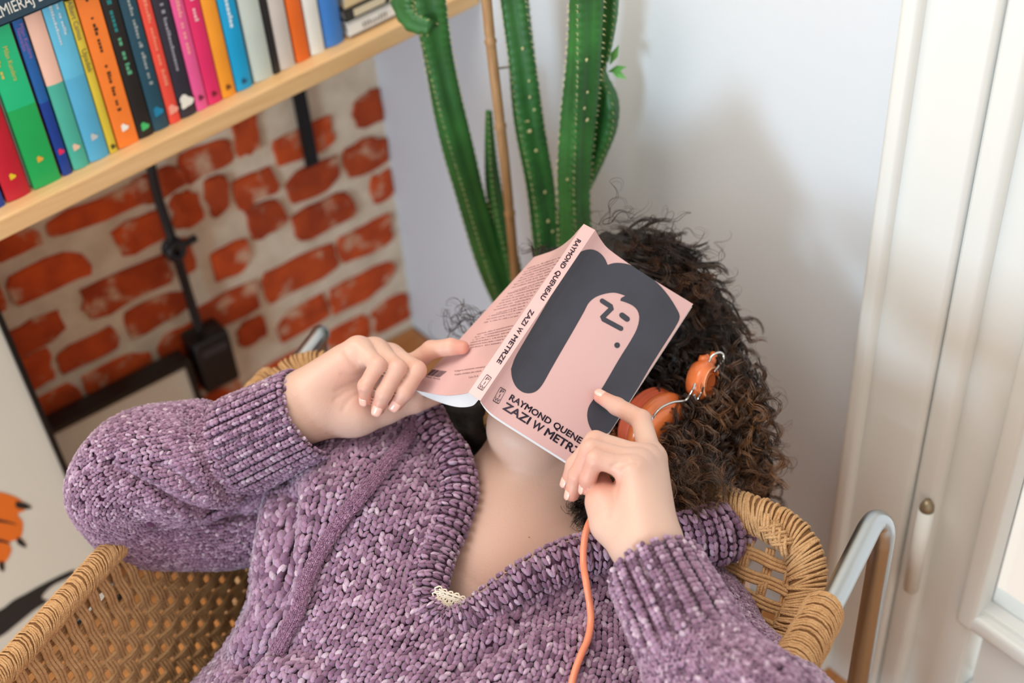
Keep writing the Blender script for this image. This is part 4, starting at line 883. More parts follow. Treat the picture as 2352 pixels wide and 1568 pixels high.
# page blocks behind each cover half
def block(name, sec, bpix, nn, thick):
    a, b = curves(sec, nn); pb = spline(Ps(bpix), nn)
    if sec == 'front': pass
    ta = a - (b - pb) * np.linspace(.9, .9, nn)[:, None]; ta = a + (pb - b)
    lay = 5; V = []; F = []
    inset = (lambda c, e: c + (e - c) * .010)
    A0, B0 = inset(a, b), inset(b, a); N0 = DGn[sec].mean((0, 1)); A0 = A0 - N0 * .0007; B0 = B0 - N0 * .0007
    A1, B1 = ta, pb
    V = np.concatenate([A0, B0, A1, B1]); n = nn
    for i in range(n - 1): F += [(i, i + 1, n + i + 1, n + i), (2 * n + i + 1, 2 * n + i, 3 * n + i, 3 * n + i + 1), (n + i, n + i + 1, 3 * n + i + 1, 3 * n + i), (i + 1, i, 2 * n + i, 2 * n + i + 1)]
    F += [(0, n, 3 * n, 2 * n), (2 * n - 1, n - 1, 3 * n - 1, 4 * n - 1)]
    return obj(name, V, F, WHITEP, BK)
block('pages', 'back', [(951, 899, 1.334), (1000, 920, 1.312), (1048, 934, 1.276), (1084, 932, 1.245), (1100, 917, 1.222)], 24, .006)
block('pages', 'front', [(1103, 923, 1.216), (1116, 942, 1.222), (1137, 961, 1.227), (1220, 1014, 1.236), (1339, 1089, 1.250)], 24, .006)
# print on the front cover
from mathutils.geometry import delaunay_2d_cdt
C5 = lambda l: [(900 + x / 2.614, 480 + y / 2.614) for x, y in l]
def print_poly(name, px, material, sec='front', lift=.0003, step=.03):
    st = np.array([st_of(sec, *p) for p in px]); n = len(st); gx = [(x, y) for x in np.arange(0, 1, step * 1.4) for y in np.arange(0, 1, step)]
    ins = inside(np.array(gx), st); pts = [Vector(p) for p in st] + [Vector(g_) for g_, k in zip(gx, ins) if k]
    r = delaunay_2d_cdt(pts, [(i, (i + 1) % n) for i in range(n)], [list(range(n))], 1, 1e-6); v = np.array([tuple(x) for x in r[0]])
    return obj(name, on_cover(sec, v, lift), [tuple(x) for x in r[2]], material, BK)
def smooth_closed(p, n=160):
    p = np.array([list(q) + [0] for q in list(p) + [p[0]]]); return spline(p, n)[:-1, :2]
hair_a = [(715, 960), (740, 890), (800, 785), (900, 615), (1000, 445), (1080, 312), (1118, 266), (1163, 245), (1207, 243), (1247, 262), (1277, 295), (1295, 335)]
hair_b = [(1295, 335), (1335, 324), (1385, 325), (1445, 340), (1520, 385), (1600, 450), (1660, 520), (1705, 590), (1728, 642), (1712, 690), (1650, 790), (1560, 932), (1480, 1068), (1420, 1165), (1380, 1240), (1350, 1290), (1310, 1335), (1260, 1358), (1215, 1345), (1185, 1300), (1172, 1240), (1182, 1185), (1215, 1135), (1258, 1080), (1300, 1010), (1370, 890), (1430, 795), (1470, 720), (1485, 655), (1476, 612), (1450, 582), (1410, 562), (1372, 550)]
hair_c = [(1372, 550), (1376, 535), (1402, 520)]
hair_d = [(1402, 520), (1340, 502), (1280, 508), (1220, 530), (1180, 565), (1155, 612), (1100, 710), (1010, 865), (950, 970), (905, 1050), (870, 1090), (830, 1105), (785, 1098), (745, 1065), (722, 1015), (715, 960)]
op = lambda l, n: spline(np.array([list(q) + [0] for q in l]), n)[:, :2]
hp_ = np.concatenate([op(hair_a, 40)[:-1], op(hair_b, 90)[:-1], op(hair_c, 6)[:-1], op(hair_d, 60)[:-1]]); print_poly('cover_print', C5(hp_), NAVY)
def stroke(pts, w, n=7):
    p = np.array(pts, float); L, R = [], []
    for i in range(len(p)):
        d = unit((p[min(i + 1, len(p) - 1)] - p[max(i - 1, 0)])); d0 = unit(p[i] - p[i - 1]) if i else d; d1 = unit(p[i + 1] - p[i]) if i < len(p) - 1 else d0
        m = unit(d0 + d1); nn = np.array([-m[1], m[0]]); k = w / 2 / max(.55, abs(nn @ np.array([-d0[1], d0[0]]))); L.append(p[i] + nn * k); R.append(p[i] - nn * k)
    cap = lambda c, d, s: [c + w / 2 * (math.cos(a) * np.array([-d[1], d[0]]) * s + math.sin(a) * d * s) for a in np.linspace(0, np.pi, n)[1:-1]]
    d0 = unit(p[1] - p[0]); d1 = unit(p[-1] - p[-2]); return L + cap(p[-1], d1, 1) + R[::-1] + cap(p[0], d0, -1)
print_poly('cover_print', C5(stroke([(1262, 551), (1312, 583), (1316, 598), (1266, 648), (1272, 662), (1375, 717)], 29)), NAVY, step=.05); print_poly('cover_print', C5(stroke([(1381, 637), (1412, 660)], 33)), NAVY, step=.05)
print_poly('cover_print', C5([(1352 + 17 * math.cos(a), 817 + 17 * math.sin(a)) for a in np.arange(20) * 2 * np.pi / 20]), NAVY, step=.05)
INKD = mat('dark_lettering', (58, 44, 62), .5)
def letters(sec, s, p0, p1, cap, flip=1, bold=True, sx=1.0, name='lettering', material=None, frac=1.0):
    """lettering from p0 to p1 (pixels on the cover, baseline), cap height in pixels"""
    v, f = text_mesh(s, 1.0, bold, sx); w = v[:, 0].max() * frac; a, b = np.array(p0, float), np.array(p1, float); d = (b - a) / w; up = np.array([d[1], -d[0]]); up = up / np.linalg.norm(up) * cap / .69 * flip
    px = a + v[:, :1] * d + v[:, 1:2] * up; st = np.array([st_of(sec, *p) for p in px]); return obj(name, on_cover(sec, st, .0003), f, material or INKD, BK)
for w_, a_, b_ in (('RAYMOND', (700, 1142), (945, 1294)), ('QUENEAU', (963, 1305), (1196, 1450))): letters('front', w_, C5([a_])[0], C5([b_])[0], 14.0)
for w_, a_, b_ in (('ZAZI', (662, 1197), (815, 1293)), ('W', (834, 1305), (893, 1342)), ('METRZE', (910, 1353), (1152, 1507))): letters('front', w_, C5([a_])[0], C5([b_])[0], 18.0)
def along(p, q, t): return (p[0] + (q[0] - p[0]) * t, p[1] + (q[1] - p[1]) * t)
for w_, t0, t1 in (('RAYMOND', 0, .475), ('QUENEAU', .525, 1)): letters('spine', w_, *C5([along((1113, 176), (889, 537), t) for t in (t0, t1)]), 10.5)
for w_, t0, t1 in (('ZAZI', 0, .28), ('W', .325, .435), ('METRZE', .475, 1)): letters('spine', w_, *C5([along((833, 600), (628, 919), t) for t in (t0, t1)]), 10.5)
def logo(sec, corners, cs):
    c = [np.array(x) for x in C5(corners)]; k = len(c)
    rim = [c[i] * (1 - t) + c[(i + 1) % 4] * t for i in range(4) for t in (.06, .94)]; cen = sum(c) / 4
    for i in range(8):
        a, b = rim[i], rim[(i + 1) % 8]; sh = lambda p: p + unit(cen - p) * 2.0; print_poly('publisher_frame', [a, b, sh(b), sh(a)], INKD, sec, .0003, .5)
    x = (c[1] - c[0]); y = (c[3] - c[0])
    for i, ch in enumerate('PIW'):
        w_ = (.2, .42, .10)[i]; base = c[0] + x * w_ + y * (.33 + .29 * i); letters(sec, ch, base, base + x * (1 - 2 * w_), 8.5, bold=False, name='publisher_letter')
logo('front', [(651, 1066), (686, 1087), (640, 1171), (604, 1150)], 0); logo('spine', [(571, 990), (601, 1013), (544, 1091), (512, 1072)], 0)
# back cover: blurb lines, barcode, imprint
TXT = mat('small_print', (120, 78, 84), .6)
def blurb(rows, name):
    V = []; F = []
    for (x0, y0, x1, y1, k) in rows:
        r = random.Random(k); a, b = np.array(C5([(x0, y0)])[0]), np.array(C5([(x1, y1)])[0]); L = np.linalg.norm(b - a); d = (b - a) / L; up = np.array([d[1], -d[0]]); t = 0
        while t < L - 2:
            w = r.uniform(.7, 1.5); h = r.choice((1.3, 1.3, 2.0))
            if r.random() > .17:
                c = [a + d * t, a + d * (t + w), a + d * (t + w) + up * h, a + d * t + up * h]; i = len(V); V += [st_of('back', *p) for p in c]; F.append((i, i + 1, i + 2, i + 3))
            t += w + .55
    obj(name, on_cover('back', V), F, TXT, BK)
rows = []
for k in range(18):                                          # slanting rows fanning down the back cover
    t = k / 17.; rows.append((810 - 255 * t + (30 if k in (7, 14) else 0), 362 + 322 * t, 1020 - 258 * t, 290 + 352 * t, k))
for k in range(6): t = k / 5.; rows.append((510 - 60 * t, 756 + 82 * t, 735 - 74 * t, 700 + 104 * t, 40 + k))
blurb(rows, 'blurb_lines')
r = random.Random(5); x = 0.0; c = [np.array(q) for q in C5([(243, 962), (336, 975), (290, 1012), (199, 996)])]; V = []; F = []
while x < .98:
    w = r.choice((.012, .022, .034)); q = [c[0] * (1 - u) + c[1] * u for u in (x, min(x + w, 1))] + [c[3] * (1 - u) + c[2] * u for u in (min(x + w, 1), x)]; i = len(V); V += [st_of('back', *p) for p in q]; F.append((i, i + 1, i + 2, i + 3)); x += w + r.choice((.012, .024))
obj('barcode', on_cover('back', V), F, INKD, BK)
letters('back', '9 788381 961424', C5([(192, 1008)])[0], C5([(289, 1026)])[0], 3.2, bold=False, name='barcode_digits')
letters('back', 'Księgarnia internetowa www.piw.pl', C5([(378, 978)])[0], C5([(560, 950)])[0], 3.6, bold=False, material=TXT, name='imprint_line'); letters('back', 'Książka dostępna jako e-book', C5([(378, 999)])[0], C5([(540, 975)])[0], 3.6, bold=False, material=TXT, name='imprint_line'); letters('back', 'Cena 35 zł', C5([(462, 1016)])[0], C5([(520, 1006)])[0], 3.6, bold=False, material=TXT, name='imprint_line')

# ------------------------------------------------------------------ headphones
ORA = mat('orange_plastic', (243, 128, 68), .25, coat=.5); RUB = mat('orange_cushion', (232, 104, 66), .55, bump=.2, bscale=300); CHR = mat('chrome_wire', (214, 216, 214), .16, metal=1.0); CLE = mat('clear_boot', (236, 226, 216), .3)
hpn = empty('headphones', P(1508, 968, 1.36), 'orange headphones with chrome wire yokes over the dark curly hair', 'headphones')
def cup(center, ax, yaw, front=True):
    ax = unit(ax); x = unit(np.cross(ax, [0, 0, 1.0])); y = np.cross(ax, x); A0 = axes(center, x, y, ax); A = lambda v: A0(np.asarray(v) * 1.14)
    v, f = lathe([(.0, -.021), (.018, -.021), (.024, -.022), (.0315, -.0205), (.0335, -.0175), (.0318, -.0155), (.0338, -.013), (.0318, -.011), (.0335, -.0085), (.030, -.007), (.026, -.007)], 48); obj('cushion', A(v), f, RUB, hpn, True)
    v, f = lathe([(.026, -.0075), (.0325, -.0072), (.0352, -.0045), (.0358, .0), (.0345, .0035), (.0325, .0048), (.0318, .0058), (.031, .0105), (.028, .0135), (.02, .0155), (.0001, .0162)], 56); obj('ear_cup', A(v), f, ORA, hpn, True)
    return A
EX = unit(hs * .72 - VZ * .62 + hu * .05); ec = P(1512, 984, 1.352); A1 = cup(ec, EX, 0)
# yoke wire: pivot on the cup, along its face, up to the slider
wire = MB(); wp = Ps([(1499, 961, 1.317), (1504, 951, 1.316), (1520, 935, 1.317), (1545, 924, 1.320), (1566, 921, 1.325), (1575, 919, 1.328), (1584, 907, 1.327), (1592, 893, 1.324), (1597, 880, 1.324)]); wire.tube(spline(wp, 60), .0013, 8)
wire.tube(spline(Ps([(1611, 900, 1.331), (1602, 918, 1.334), (1590, 935, 1.344), (1586, 952, 1.346), (1580, 968, 1.349)]), 30), .0012, 8); wire.tube(spline(Ps([(1594, 905, 1.331), (1598, 925, 1.335), (1591, 948, 1.342), (1583, 966, 1.347)]), 30), .0012, 8)
wire.tube(spline(Ps([(1629, 830, 1.329), (1634, 819, 1.329), (1645, 811, 1.329), (1656, 810, 1.330), (1662, 817, 1.331), (1660, 829, 1.332), (1650, 842, 1.334), (1641, 853, 1.336)]), 40), .0014, 8)
wire.build('yoke_wire', CHR, hpn, True)
v, f = lathe([(.0001, -.003), (.004, -.003), (.0058, -.001), (.0058, .0012), (.004, .002), (.0001, .002)], 20); ax_ = EX; x_ = unit(np.cross(ax_, [0, 0, 1.0])); obj('wire_boot', axes(P(1502, 964, 1.322), x_, np.cross(ax_, x_), ax_)(v), f, CLE, hpn, True)
# slider: a rounded pod with a ring raised on its outer face
sc_ = P(1611, 873, 1.348); sx_ = unit(IX * .70 + IY * .16 - VZ * .69); sy_ = unit(-IY * .95 + IX * .22); sy_ = unit(sy_ - sx_ * (sy_ @ sx_)); sz_ = np.cross(sx_, sy_); A = axes(sc_, sz_, sy_, sx_)
v, f = lathe([(.0001, -.011), (.008, -.0105), (.013, -.007), (.0150, -.001), (.0148, .004), (.013, .0075), (.0115, .0086), (.0112, .0106), (.0100, .0108), (.0096, .0084), (.0072, .0084), (.0069, .0100), (.0056, .0102), (.0052, .0086), (.0001, .0088)], 40); v = v * np.array([1.14, 1.46, 1.2]); obj('slider', A(v), f, ORA, hpn, True)
a_ = np.arange(33) * 2 * np.pi / 32; MB().tube(A(np.stack([.0106 * 1.14 * np.cos(a_), .0106 * 1.46 * np.sin(a_), np.full(33, .0108 * 1.2)], 1)), .0008, 6, False).build('slider_ring', mat('ring_highlight_orange', (250, 176, 128), .2, coat=.4), hpn, True)  # ring in a paler orange: the highlight on its gloss is painted in
v, f = tube(spline(np.array([A(np.array([[.0, .014, -.002]]))[0], A(np.array([[0, .024, -.003]]))[0], P(1632, 835, 1.35), P(1640, 812, 1.358)]), 12), np.interp(np.linspace(0, 1, 12), [0, .4, 1], [.006, .0048, .004]), 12); obj('slider_neck', v, f, ORA, hpn, True)
# headband over the crown, and the far cup hidden behind the book
bp_ = []; bn = []
for t in np.linspace(-.05, np.pi + .05, 70):
    c = hp((.108 if t < 1.571 else .084) * math.cos(t), .008 + .121 * math.sin(t), -.045); bp_.append(c); bn.append(unit(hs * math.cos(t) + hu * math.sin(t)))
bp_, bn = np.array(bp_), np.array(bn); V = []; F = []
for i in range(70):
    for a, b in ((-.008, -.0014), (.008, -.0014), (.008, .0014), (-.008, .0014)): V.append(bp_[i] + hn * a + bn[i] * b)
for i in range(69):
    for j in range(4): F.append((i * 4 + j, i * 4 + (j + 1) % 4, i * 4 + 4 + (j + 1) % 4, i * 4 + 4 + j))
F += [(3, 2, 1, 0), (276, 277, 278, 279)]; obj('headband', V, F, ORA, hpn)
cup(hp(-.078, -.015, -.03), -hs, 0)
zc = lambda x, y: min(z_on(x, y), z_on(x + 8, y), z_on(x - 8, y)) - .007
cab = [(1480, 1010, 1.365), (1430, 1090, 1.33), (1375, 1165, 1.27), (1352, 1203, 1.226), (1342, 1243, 1.214), (1340, 1292, 1.205), (1347, 1340, 1.188)] + [(x, y, min(1.19, zc(x, y))) for x, y in ((1355, 1390), (1357, 1425), (1351, 1465), (1336, 1500), (1321, 1540), (1311, 1580), (1300, 1640), (1290, 1710), (1300, 1790), (1330, 1870), (1340, 1960))]
MB().tube(spline(Ps(cab), 120), .0033, 12).build('cable', mat('salmon_cable', (246, 146, 112), .4), hpn, True)
# ------------------------------------------------------------------ dark curly hair
HAIR = mat('curly_hair', (40, 28, 24), .28, attr='col', spec=.6)
HM = mat('hair_underlayer', (26, 18, 16), .7, bump=.8, bscale=120)
HP = []
def hrc(a, b, ra, rb): HP.append(('rc', np.array(a), np.array(b), ra, rb, .03, None))
HP.append(('el', hp(0, .030, -.040), HR, np.array([.090, .100, .088]), 0, .03, None))
for a, b in (((1470, 655, 1.43, .055), (1560, 760, 1.45, .050)), ((1560, 760, 1.45, .050), (1610, 890, 1.45, .048)), ((1610, 890, 1.45, .048), (1645, 1060, 1.405, .046)), ((1645, 1060, 1.40, .046), (1570, 1140, 1.385, .040)), ((1570, 1120, 1.395, .042), (1400, 1165, 1.41, .036)),
             ((1180, 880, 1.46, .05), (1085, 985, 1.44, .040)), ((1085, 985, 1.44, .04), (1105, 1080, 1.44, .034))): hrc(P(*a[:3]), P(*b[:3]), a[3], b[3])
hrc(P(1105, 1060, 1.44), P(1085, 1140, 1.455), .034, .03); hrc(P(1345, 1130, 1.355), P(1345, 1225, 1.335), .020, .018)
HPRIM = HP; bs_ = [bounds(p) for p in HP]
hv, hf = surface(HP, .0045, np.min([b[0] for b in bs_], 0) - .02, np.max([b[1] for b in bs_], 0) + .02, lambda q: .006 * np.sin(q[:, 0] * 140 + 3 * np.sin(q[:, 2] * 60)) * np.sin(q[:, 1] * 120 + 2 * np.sin(q[:, 0] * 50)))
hair = obj('hair', hv, hf, HM, person, True)
hr = np.random.default_rng(21)
Cd = np.array([lin(c)[:3] for c in ((28, 20, 18), (52, 36, 28), (104, 70, 46), (164, 116, 76))])  # natural brown ends; the lighter browns also paint in sunlit tips at lower right
HV, HF, HC_ = [], [], []; HOFF = 0
def strand(path, r0, col):
    """three-sided tapering strand"""
    global HOFF
    q = np.asarray(path); m = len(q); T = np.gradient(q, axis=0); T /= np.linalg.norm(T, axis=1)[:, None] + 1e-9; a = np.cross(T, np.array([.3, .5, .81])); a /= np.linalg.norm(a, axis=1)[:, None] + 1e-9; b = np.cross(T, a)
    r = r0 * np.interp(np.linspace(0, 1, m), [0, .7, 1], [1, .85, .25])
    ring = np.stack([q + r[:, None] * (math.cos(t) * a + math.sin(t) * b) for t in (0, 2.094, 4.189)], 1).reshape(-1, 3)
    i = np.arange(m - 1)[:, None] * 3; j = np.arange(3)[None]; k = (j + 1) % 3; f = np.stack([i + j, i + k, i + 3 + k, i + 3 + j], -1).reshape(-1, 4)
    HV.append(ring); HF.append(f + HOFF); HC_.append(np.repeat(col, 3, 0)); HOFF += len(ring)
def lock(a, c1, c2, b, n, amp, wl, spread, brown=.5, pts=46, r0=.00042, tail=1.0):
    t = np.linspace(0, 1, pts)[:, None]; path = (1 - t)**3 * a + 3 * (1 - t)**2 * t * c1 + 3 * (1 - t) * t * t * c2 + t**3 * b
    L = np.r_[0, np.cumsum(np.linalg.norm(np.diff(path, axis=0), axis=1))]; T, N, B_ = frames(path); ph = hr.uniform(0, 6.28); wl = wl * hr.uniform(.8, 1.25); hand = hr.choice((-1, 1)); A_ = amp * np.clip(L / .05, .12, 1)[:, None] * hr.uniform(.7, 1.2)
    cyc = 2 * np.pi * L / wl * hand; br = np.clip(brown + hr.normal(0, .18), 0, 1)
    for _ in range(n):
        o = hr.normal(0, 1, 2) * spread; ph2 = ph + hr.normal(0, .22); s = 1 + hr.normal(0, .10)
        q = path + A_ * s * (np.cos(cyc + ph2)[:, None] * N + np.sin(cyc + ph2)[:, None] * B_) + (N * o[0] + B_ * o[1]) * np.linspace(.5, 1.3 * tail, pts)[:, None]
        k = np.clip(br * np.linspace(.2, 1.15, pts) + hr.normal(0, .06), 0, 1) * 3; i = np.minimum(k.astype(int), 2); f = (k - i)[:, None]; strand(q, r0 * hr.uniform(.75, 1.25), Cd[i] * (1 - f) + Cd[i + 1] * f)
def pick(poly):
    p = np.array(poly, float); lo, hi = p.min(0), p.max(0)
    while True:
        x = lo + hr.random(2) * (hi - lo)
        if inside(x[None], poly)[0]: return x
# crown and right side: from the scalp outwards, falling to the right
def rooted(n, poly, zr, brown, amp, wl, nn, ur=(-.03, .10), sr=(.3, 1.0), spread=.0022, out=.03, pts=46):
    for _ in range(n):
        e = pick(poly); b = P(e[0], e[1], hr.uniform(*zr)); u = hr.uniform(*ur); s = hr.uniform(*sr)
        k = math.sqrt(max(0., 1 - ((u - .03) / .10) ** 2)); a = hp(.088 * s * k, u, hr.uniform(-.07, .02)); d = unit(a - hp(0, .02, -.04))
        lock(a, a + d * (out + .015 * hr.random()), b + d * .012 - (b - a) * .35 + hr.normal(0, .006, 3), b, nn, amp, wl, spread, brown, pts)
crown = [(1370, 520), (1440, 505), (1520, 525), (1590, 560), (1640, 620), (1672, 700), (1640, 760), (1560, 690), (1480, 620), (1400, 560)]
rooted(90, crown, (1.35, 1.45), .22, .0050, .054, 9, (.04, .125), (.1, 1.0), out=.022, spread=.0011)
rooted(46, crown, (1.33, 1.37), .30, .0062, .036, 8, (.06, .12), (.0, .9), out=.028, spread=.0014)
sideA = [(1560, 640), (1660, 690), (1700, 790), (1730, 870), (1700, 930), (1640, 800), (1600, 760)]
rooted(70, sideA, (1.375, 1.45), .40, .0062, .030, 8, (.0, .10), (.5, 1.0), spread=.0016)
upper_side = [(1500, 760), (1560, 730), (1600, 800), (1580, 880), (1520, 890), (1500, 830)]
rooted(48, upper_side, (1.375, 1.41), .26, .0040, .045, 9, (.03, .11), (.7, 1.0), out=.012, spread=.0016)
sideB = [(1690, 880), (1735, 890), (1768, 960), (1778, 1050), (1795, 1130), (1740, 1190), (1660, 1190), (1560, 1190), (1530, 1150), (1540, 1080), (1590, 1010), (1650, 985)]
rooted(180, sideB, (1.31, 1.43), .66, .0068, .027, 8, (-.03, .07), (.6, 1.0), out=.03, spread=.0015)
sideC = [(1535, 1070), (1640, 1080), (1725, 1100), (1700, 1165), (1640, 1180), (1590, 1220), (1520, 1215)]
rooted(110, sideC, (1.245, 1.285), .46, .0062, .028, 8, (-.03, .05), (.7, 1.0), out=.03, spread=.0015)
# curls on the surface of the mass at the right
for _ in range(150):
    a2 = pick(sideB); a = P(a2[0] - 30 * hr.random(), a2[1] - 60 - 80 * hr.random(), hr.uniform(1.335, 1.36)); b = P(a2[0] + hr.normal(0, 22), a2[1] + hr.normal(10, 22), hr.uniform(1.315, 1.36))
    lock(a, a - VZ * .012 + hr.normal(0, .008, 3), b - VZ * .012 + hr.normal(0, .008, 3), b, 7, .0070, .026, .0014, .70, 34)
# locks lying on the surface of the hair, flowing from the parting outwards and down
ZS = np.linspace(1.26, 1.52, 105)
def hair_front(px, py):
    p = np.array([P(px, py, z) for z in ZS]); d = sdf(p, HPRIM); k = np.nonzero(d < .002)[0]; return ZS[k[0]] if len(k) else None
whole = [(1385, 520), (1440, 508), (1530, 525), (1600, 575), (1655, 650), (1685, 740), (1690, 880), (1755, 940), (1780, 1070), (1740, 1170), (1560, 1190), (1540, 1080), (1600, 1000), (1660, 960), (1640, 900), (1560, 900), (1510, 860), (1580, 720), (1480, 640), (1400, 570)]
for _ in range(430):
    s = pick(whole); z0 = hair_front(*s)
    if z0 is None: continue
    d = unit(s - np.array([1330., 720.])); d = unit(.42 * d + .75 * np.array([-d[1], d[0]])); dn_ = np.array([.25, 1.0]); w = np.clip((s[1] - 600) / 260, 0, 1) * .85; d = unit(d * (1 - w) + dn_ * w + hr.normal(0, .22, 2)); l = hr.uniform(60, 140); e = s + d * l; m = s + d * l * .5
    z1 = hair_front(*e); zm = hair_front(*m); z1 = z1 if z1 is not None else z0 + .02; zm = zm if zm is not None else (z0 + z1) / 2; lf_ = hr.uniform(.006, .016)
    if 1560 < e[0] < 1690 and 790 < e[1] < 990: continue
    a, b = P(s[0], s[1], z0 - .002), P(e[0], e[1], z1 - lf_ * .7); c = P(m[0], m[1], zm - lf_ * 1.5); k = np.clip((s[1] - 560) / 560, 0, 1)
    lock(a, a * .4 + c * .6, b * .4 + c * .6, b, 9, .0050 + .0022 * k, .056 - .028 * k, .0009 + .0005 * k, .24 + .52 * k, 36, .00060 - .00018 * k)
for _ in range(16):                                          # strands straying over the headphone cup
    a2 = (hr.uniform(1560, 1640), hr.uniform(960, 1010)); b2 = (hr.uniform(1490, 1560), hr.uniform(1010, 1090)); a = P(*a2, 1.34); b = P(*b2, hr.uniform(1.305, 1.318)); lock(a, a - VZ * .018, b + VZ * -.008, b, 3, .0045, .034, .0030, .5, 30, .0003)
for _ in range(60):                                          # below the cup beside the hand, towards the collar
    a2 = (hr.uniform(1500, 1620), hr.uniform(1055, 1120)); b2 = (hr.uniform(1500, 1650), hr.uniform(1130, 1215)); a = P(*a2, hr.uniform(1.32, 1.35)); b = P(*b2, hr.uniform(1.295, 1.33)); lock(a, a - VZ * .015, b - VZ * .012, b, 7, .0058, .028, .0022, .5, 36)
nape = [(1292, 1120), (1350, 1120), (1365, 1225), (1335, 1248), (1312, 1205)]
for _ in range(46):
    e = pick(nape); b = P(e[0], e[1], hr.uniform(1.275, 1.30)); a = P(hr.uniform(1370, 1430), hr.uniform(1090, 1150), 1.33); lock(a, a - VZ * .02, b - VZ * .006 + hr.normal(0, .006, 3), b, 6, .004, .03, .002, .15, 32)
# behind the neck at the left, wisps past the book
dark = [(1060, 930), (1130, 960), (1130, 1040), (1085, 1110), (1060, 1050)]
for _ in range(40):
    e = pick(dark); b = P(e[0], e[1], hr.uniform(1.40, 1.43)); a = P(hr.uniform(1120, 1180), hr.uniform(860, 930), 1.43); lock(a, a - VZ * .02, b - VZ * .015, b, 6, .005, .035, .0022, .05, 32)
for _ in range(16):
    b = P(hr.uniform(1000, 1075), hr.uniform(700, 775), hr.uniform(1.40, 1.46)); a = P(hr.uniform(1110, 1160), hr.uniform(730, 800), 1.43); lock(a, a + hr.normal(0, .012, 3), b + hr.normal(0, .012, 3), b, 2, .0095, .032, .0012, .12, 60, .00035)
for _ in range(22):
    b = P(hr.uniform(1205, 1270), hr.uniform(560, 620), hr.uniform(1.40, 1.45)); a = P(hr.uniform(1270, 1330), hr.uniform(600, 680), 1.42); lock(a, a + hr.normal(0, .01, 3), b + hr.normal(0, .01, 3), b, 4, .006, .032, .0015, .1, 40)
# frizz round the outline
fr = [(1380, 505), (1470, 498), (1590, 545), (1660, 640), (1690, 740), (1745, 860), (1780, 980), (1795, 1110), (1760, 1190)]
fq = spline(np.array([list(q) + [0] for q in fr]), 200)
for _ in range(90):
    i = hr.integers(0, 200); z = hr.uniform(1.34, 1.44); a = P(fq[i, 0] - 30, fq[i, 1] + 15, z); b = P(fq[i, 0] + hr.normal(12, 16), fq[i, 1] + hr.normal(-6, 18), z + hr.normal(0, .01)); lock(a, a + hr.normal(0, .014, 3), b + hr.normal(0, .014, 3), b, 2, .0075, .030, .0014, .1 + .6 * (i / 200), 44, .00026)
cu_ = obj('curls', np.concatenate(HV), np.concatenate(HF), HAIR, hair, True, np.concatenate(HC_)); cu_['kind'] = 'stuff'
# ------------------------------------------------------------------ wicker tub chair on a steel tube frame
CORD = mat('paper_cord', (216, 172, 122), .7, noise=.55, nscale=160, rgb2=(188, 138, 88), bump=.9, bscale=700, stretch=(1, 1, 1))
STEEL = mat('steel_tube', (176, 180, 182), .3, metal=1.0)
chair = empty('wicker_chair', (-.60, -.95, 0), 'tan woven cord armchair on bent steel tubes with wrapped rims', 'chair')
def ring_wrap(name, path, r, pitch=.0034, slant=.5, flat=1.0, up=None, nseg=16):
    """cord wound round a rail: one slanted loop after another"""
    q = spline(path, 600); L = np.r_[0, np.cumsum(np.linalg.norm(np.diff(q, axis=0), axis=1))]; n = int(L[-1] / pitch); s = (np.arange(n) + .5) * pitch
    C = np.stack([np.interp(s, L, q[:, k]) for k in range(3)], 1); T, N, B = frames(C)
    if up is not None:
        for i in range(n): a = up - T[i] * (up @ T[i]); N[i] = unit(a); B[i] = np.cross(T[i], N[i])
    rr = np.broadcast_to(r, (n,)) if np.ndim(r) == 0 else np.interp(s / L[-1], np.linspace(0, 1, len(r)), r)
    a = np.arange(nseg) * 2 * np.pi / nseg; k = np.arange(5) * 2 * np.pi / 5; w = pitch * .56; r_ = np.random.default_rng(n); sl = slant + r_.normal(0, .10, n); jr = r_.normal(0, .0004, n)
    rad = np.cos(a)[None, :, None] * N[:, None] * flat + np.sin(a)[None, :, None] * B[:, None]
    cen = C[:, None] + rad * (rr + jr)[:, None, None] + T[:, None] * (np.sin(a)[None] * sl[:, None] * rr[:, None])[..., None]
    v = cen[:, :, None] + np.cos(k)[None, None, :, None] * rad[:, :, None] * w + np.sin(k)[None, None, :, None] * T[:, None, None] * w
    i, j, m = np.meshgrid(np.arange(n), np.arange(nseg), np.arange(5), indexing='ij'); j2 = (j + 1) % nseg; m2 = (m + 1) % 5; ix = lambda x, y, z: (x * nseg + y) * 5 + z
    f = np.stack([ix(i, j, m), ix(i, j, m2), ix(i, j2, m2), ix(i, j2, m)], -1).reshape(-1, 4)
    o = obj(name, v.reshape(-1, 3), f, CORD, chair, True); o['kind'] = 'stuff'
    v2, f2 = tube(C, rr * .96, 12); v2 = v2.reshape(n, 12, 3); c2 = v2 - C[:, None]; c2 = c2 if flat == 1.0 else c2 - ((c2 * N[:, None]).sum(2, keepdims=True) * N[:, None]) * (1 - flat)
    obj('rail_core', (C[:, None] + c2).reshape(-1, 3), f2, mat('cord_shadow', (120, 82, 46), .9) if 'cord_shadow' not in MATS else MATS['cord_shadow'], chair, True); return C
def strip(name, pts, nrm, phase, cells, width=.011, amp=.0026, cords=3):
    """one woven strand: a band of parallel cords passing over and under"""
    q = spline(pts, max(24, cells * 6)); T, _, _ = frames(q); m = len(q); nn = nrm - T * (T @ nrm)[:, None]; nn /= np.linalg.norm(nn, axis=1)[:, None]; bb = np.cross(T, nn); t = np.linspace(0, cells, m)
    q = q + nn * (amp * np.cos(np.pi * (t + phase)))[:, None]; mb = MB(); r = width / cords * .56
    for c in range(cords): mb.tube(q + bb * ((c - (cords - 1) / 2) * width / cords), r, 6)
    return mb.build(name, CORD, chair, True)
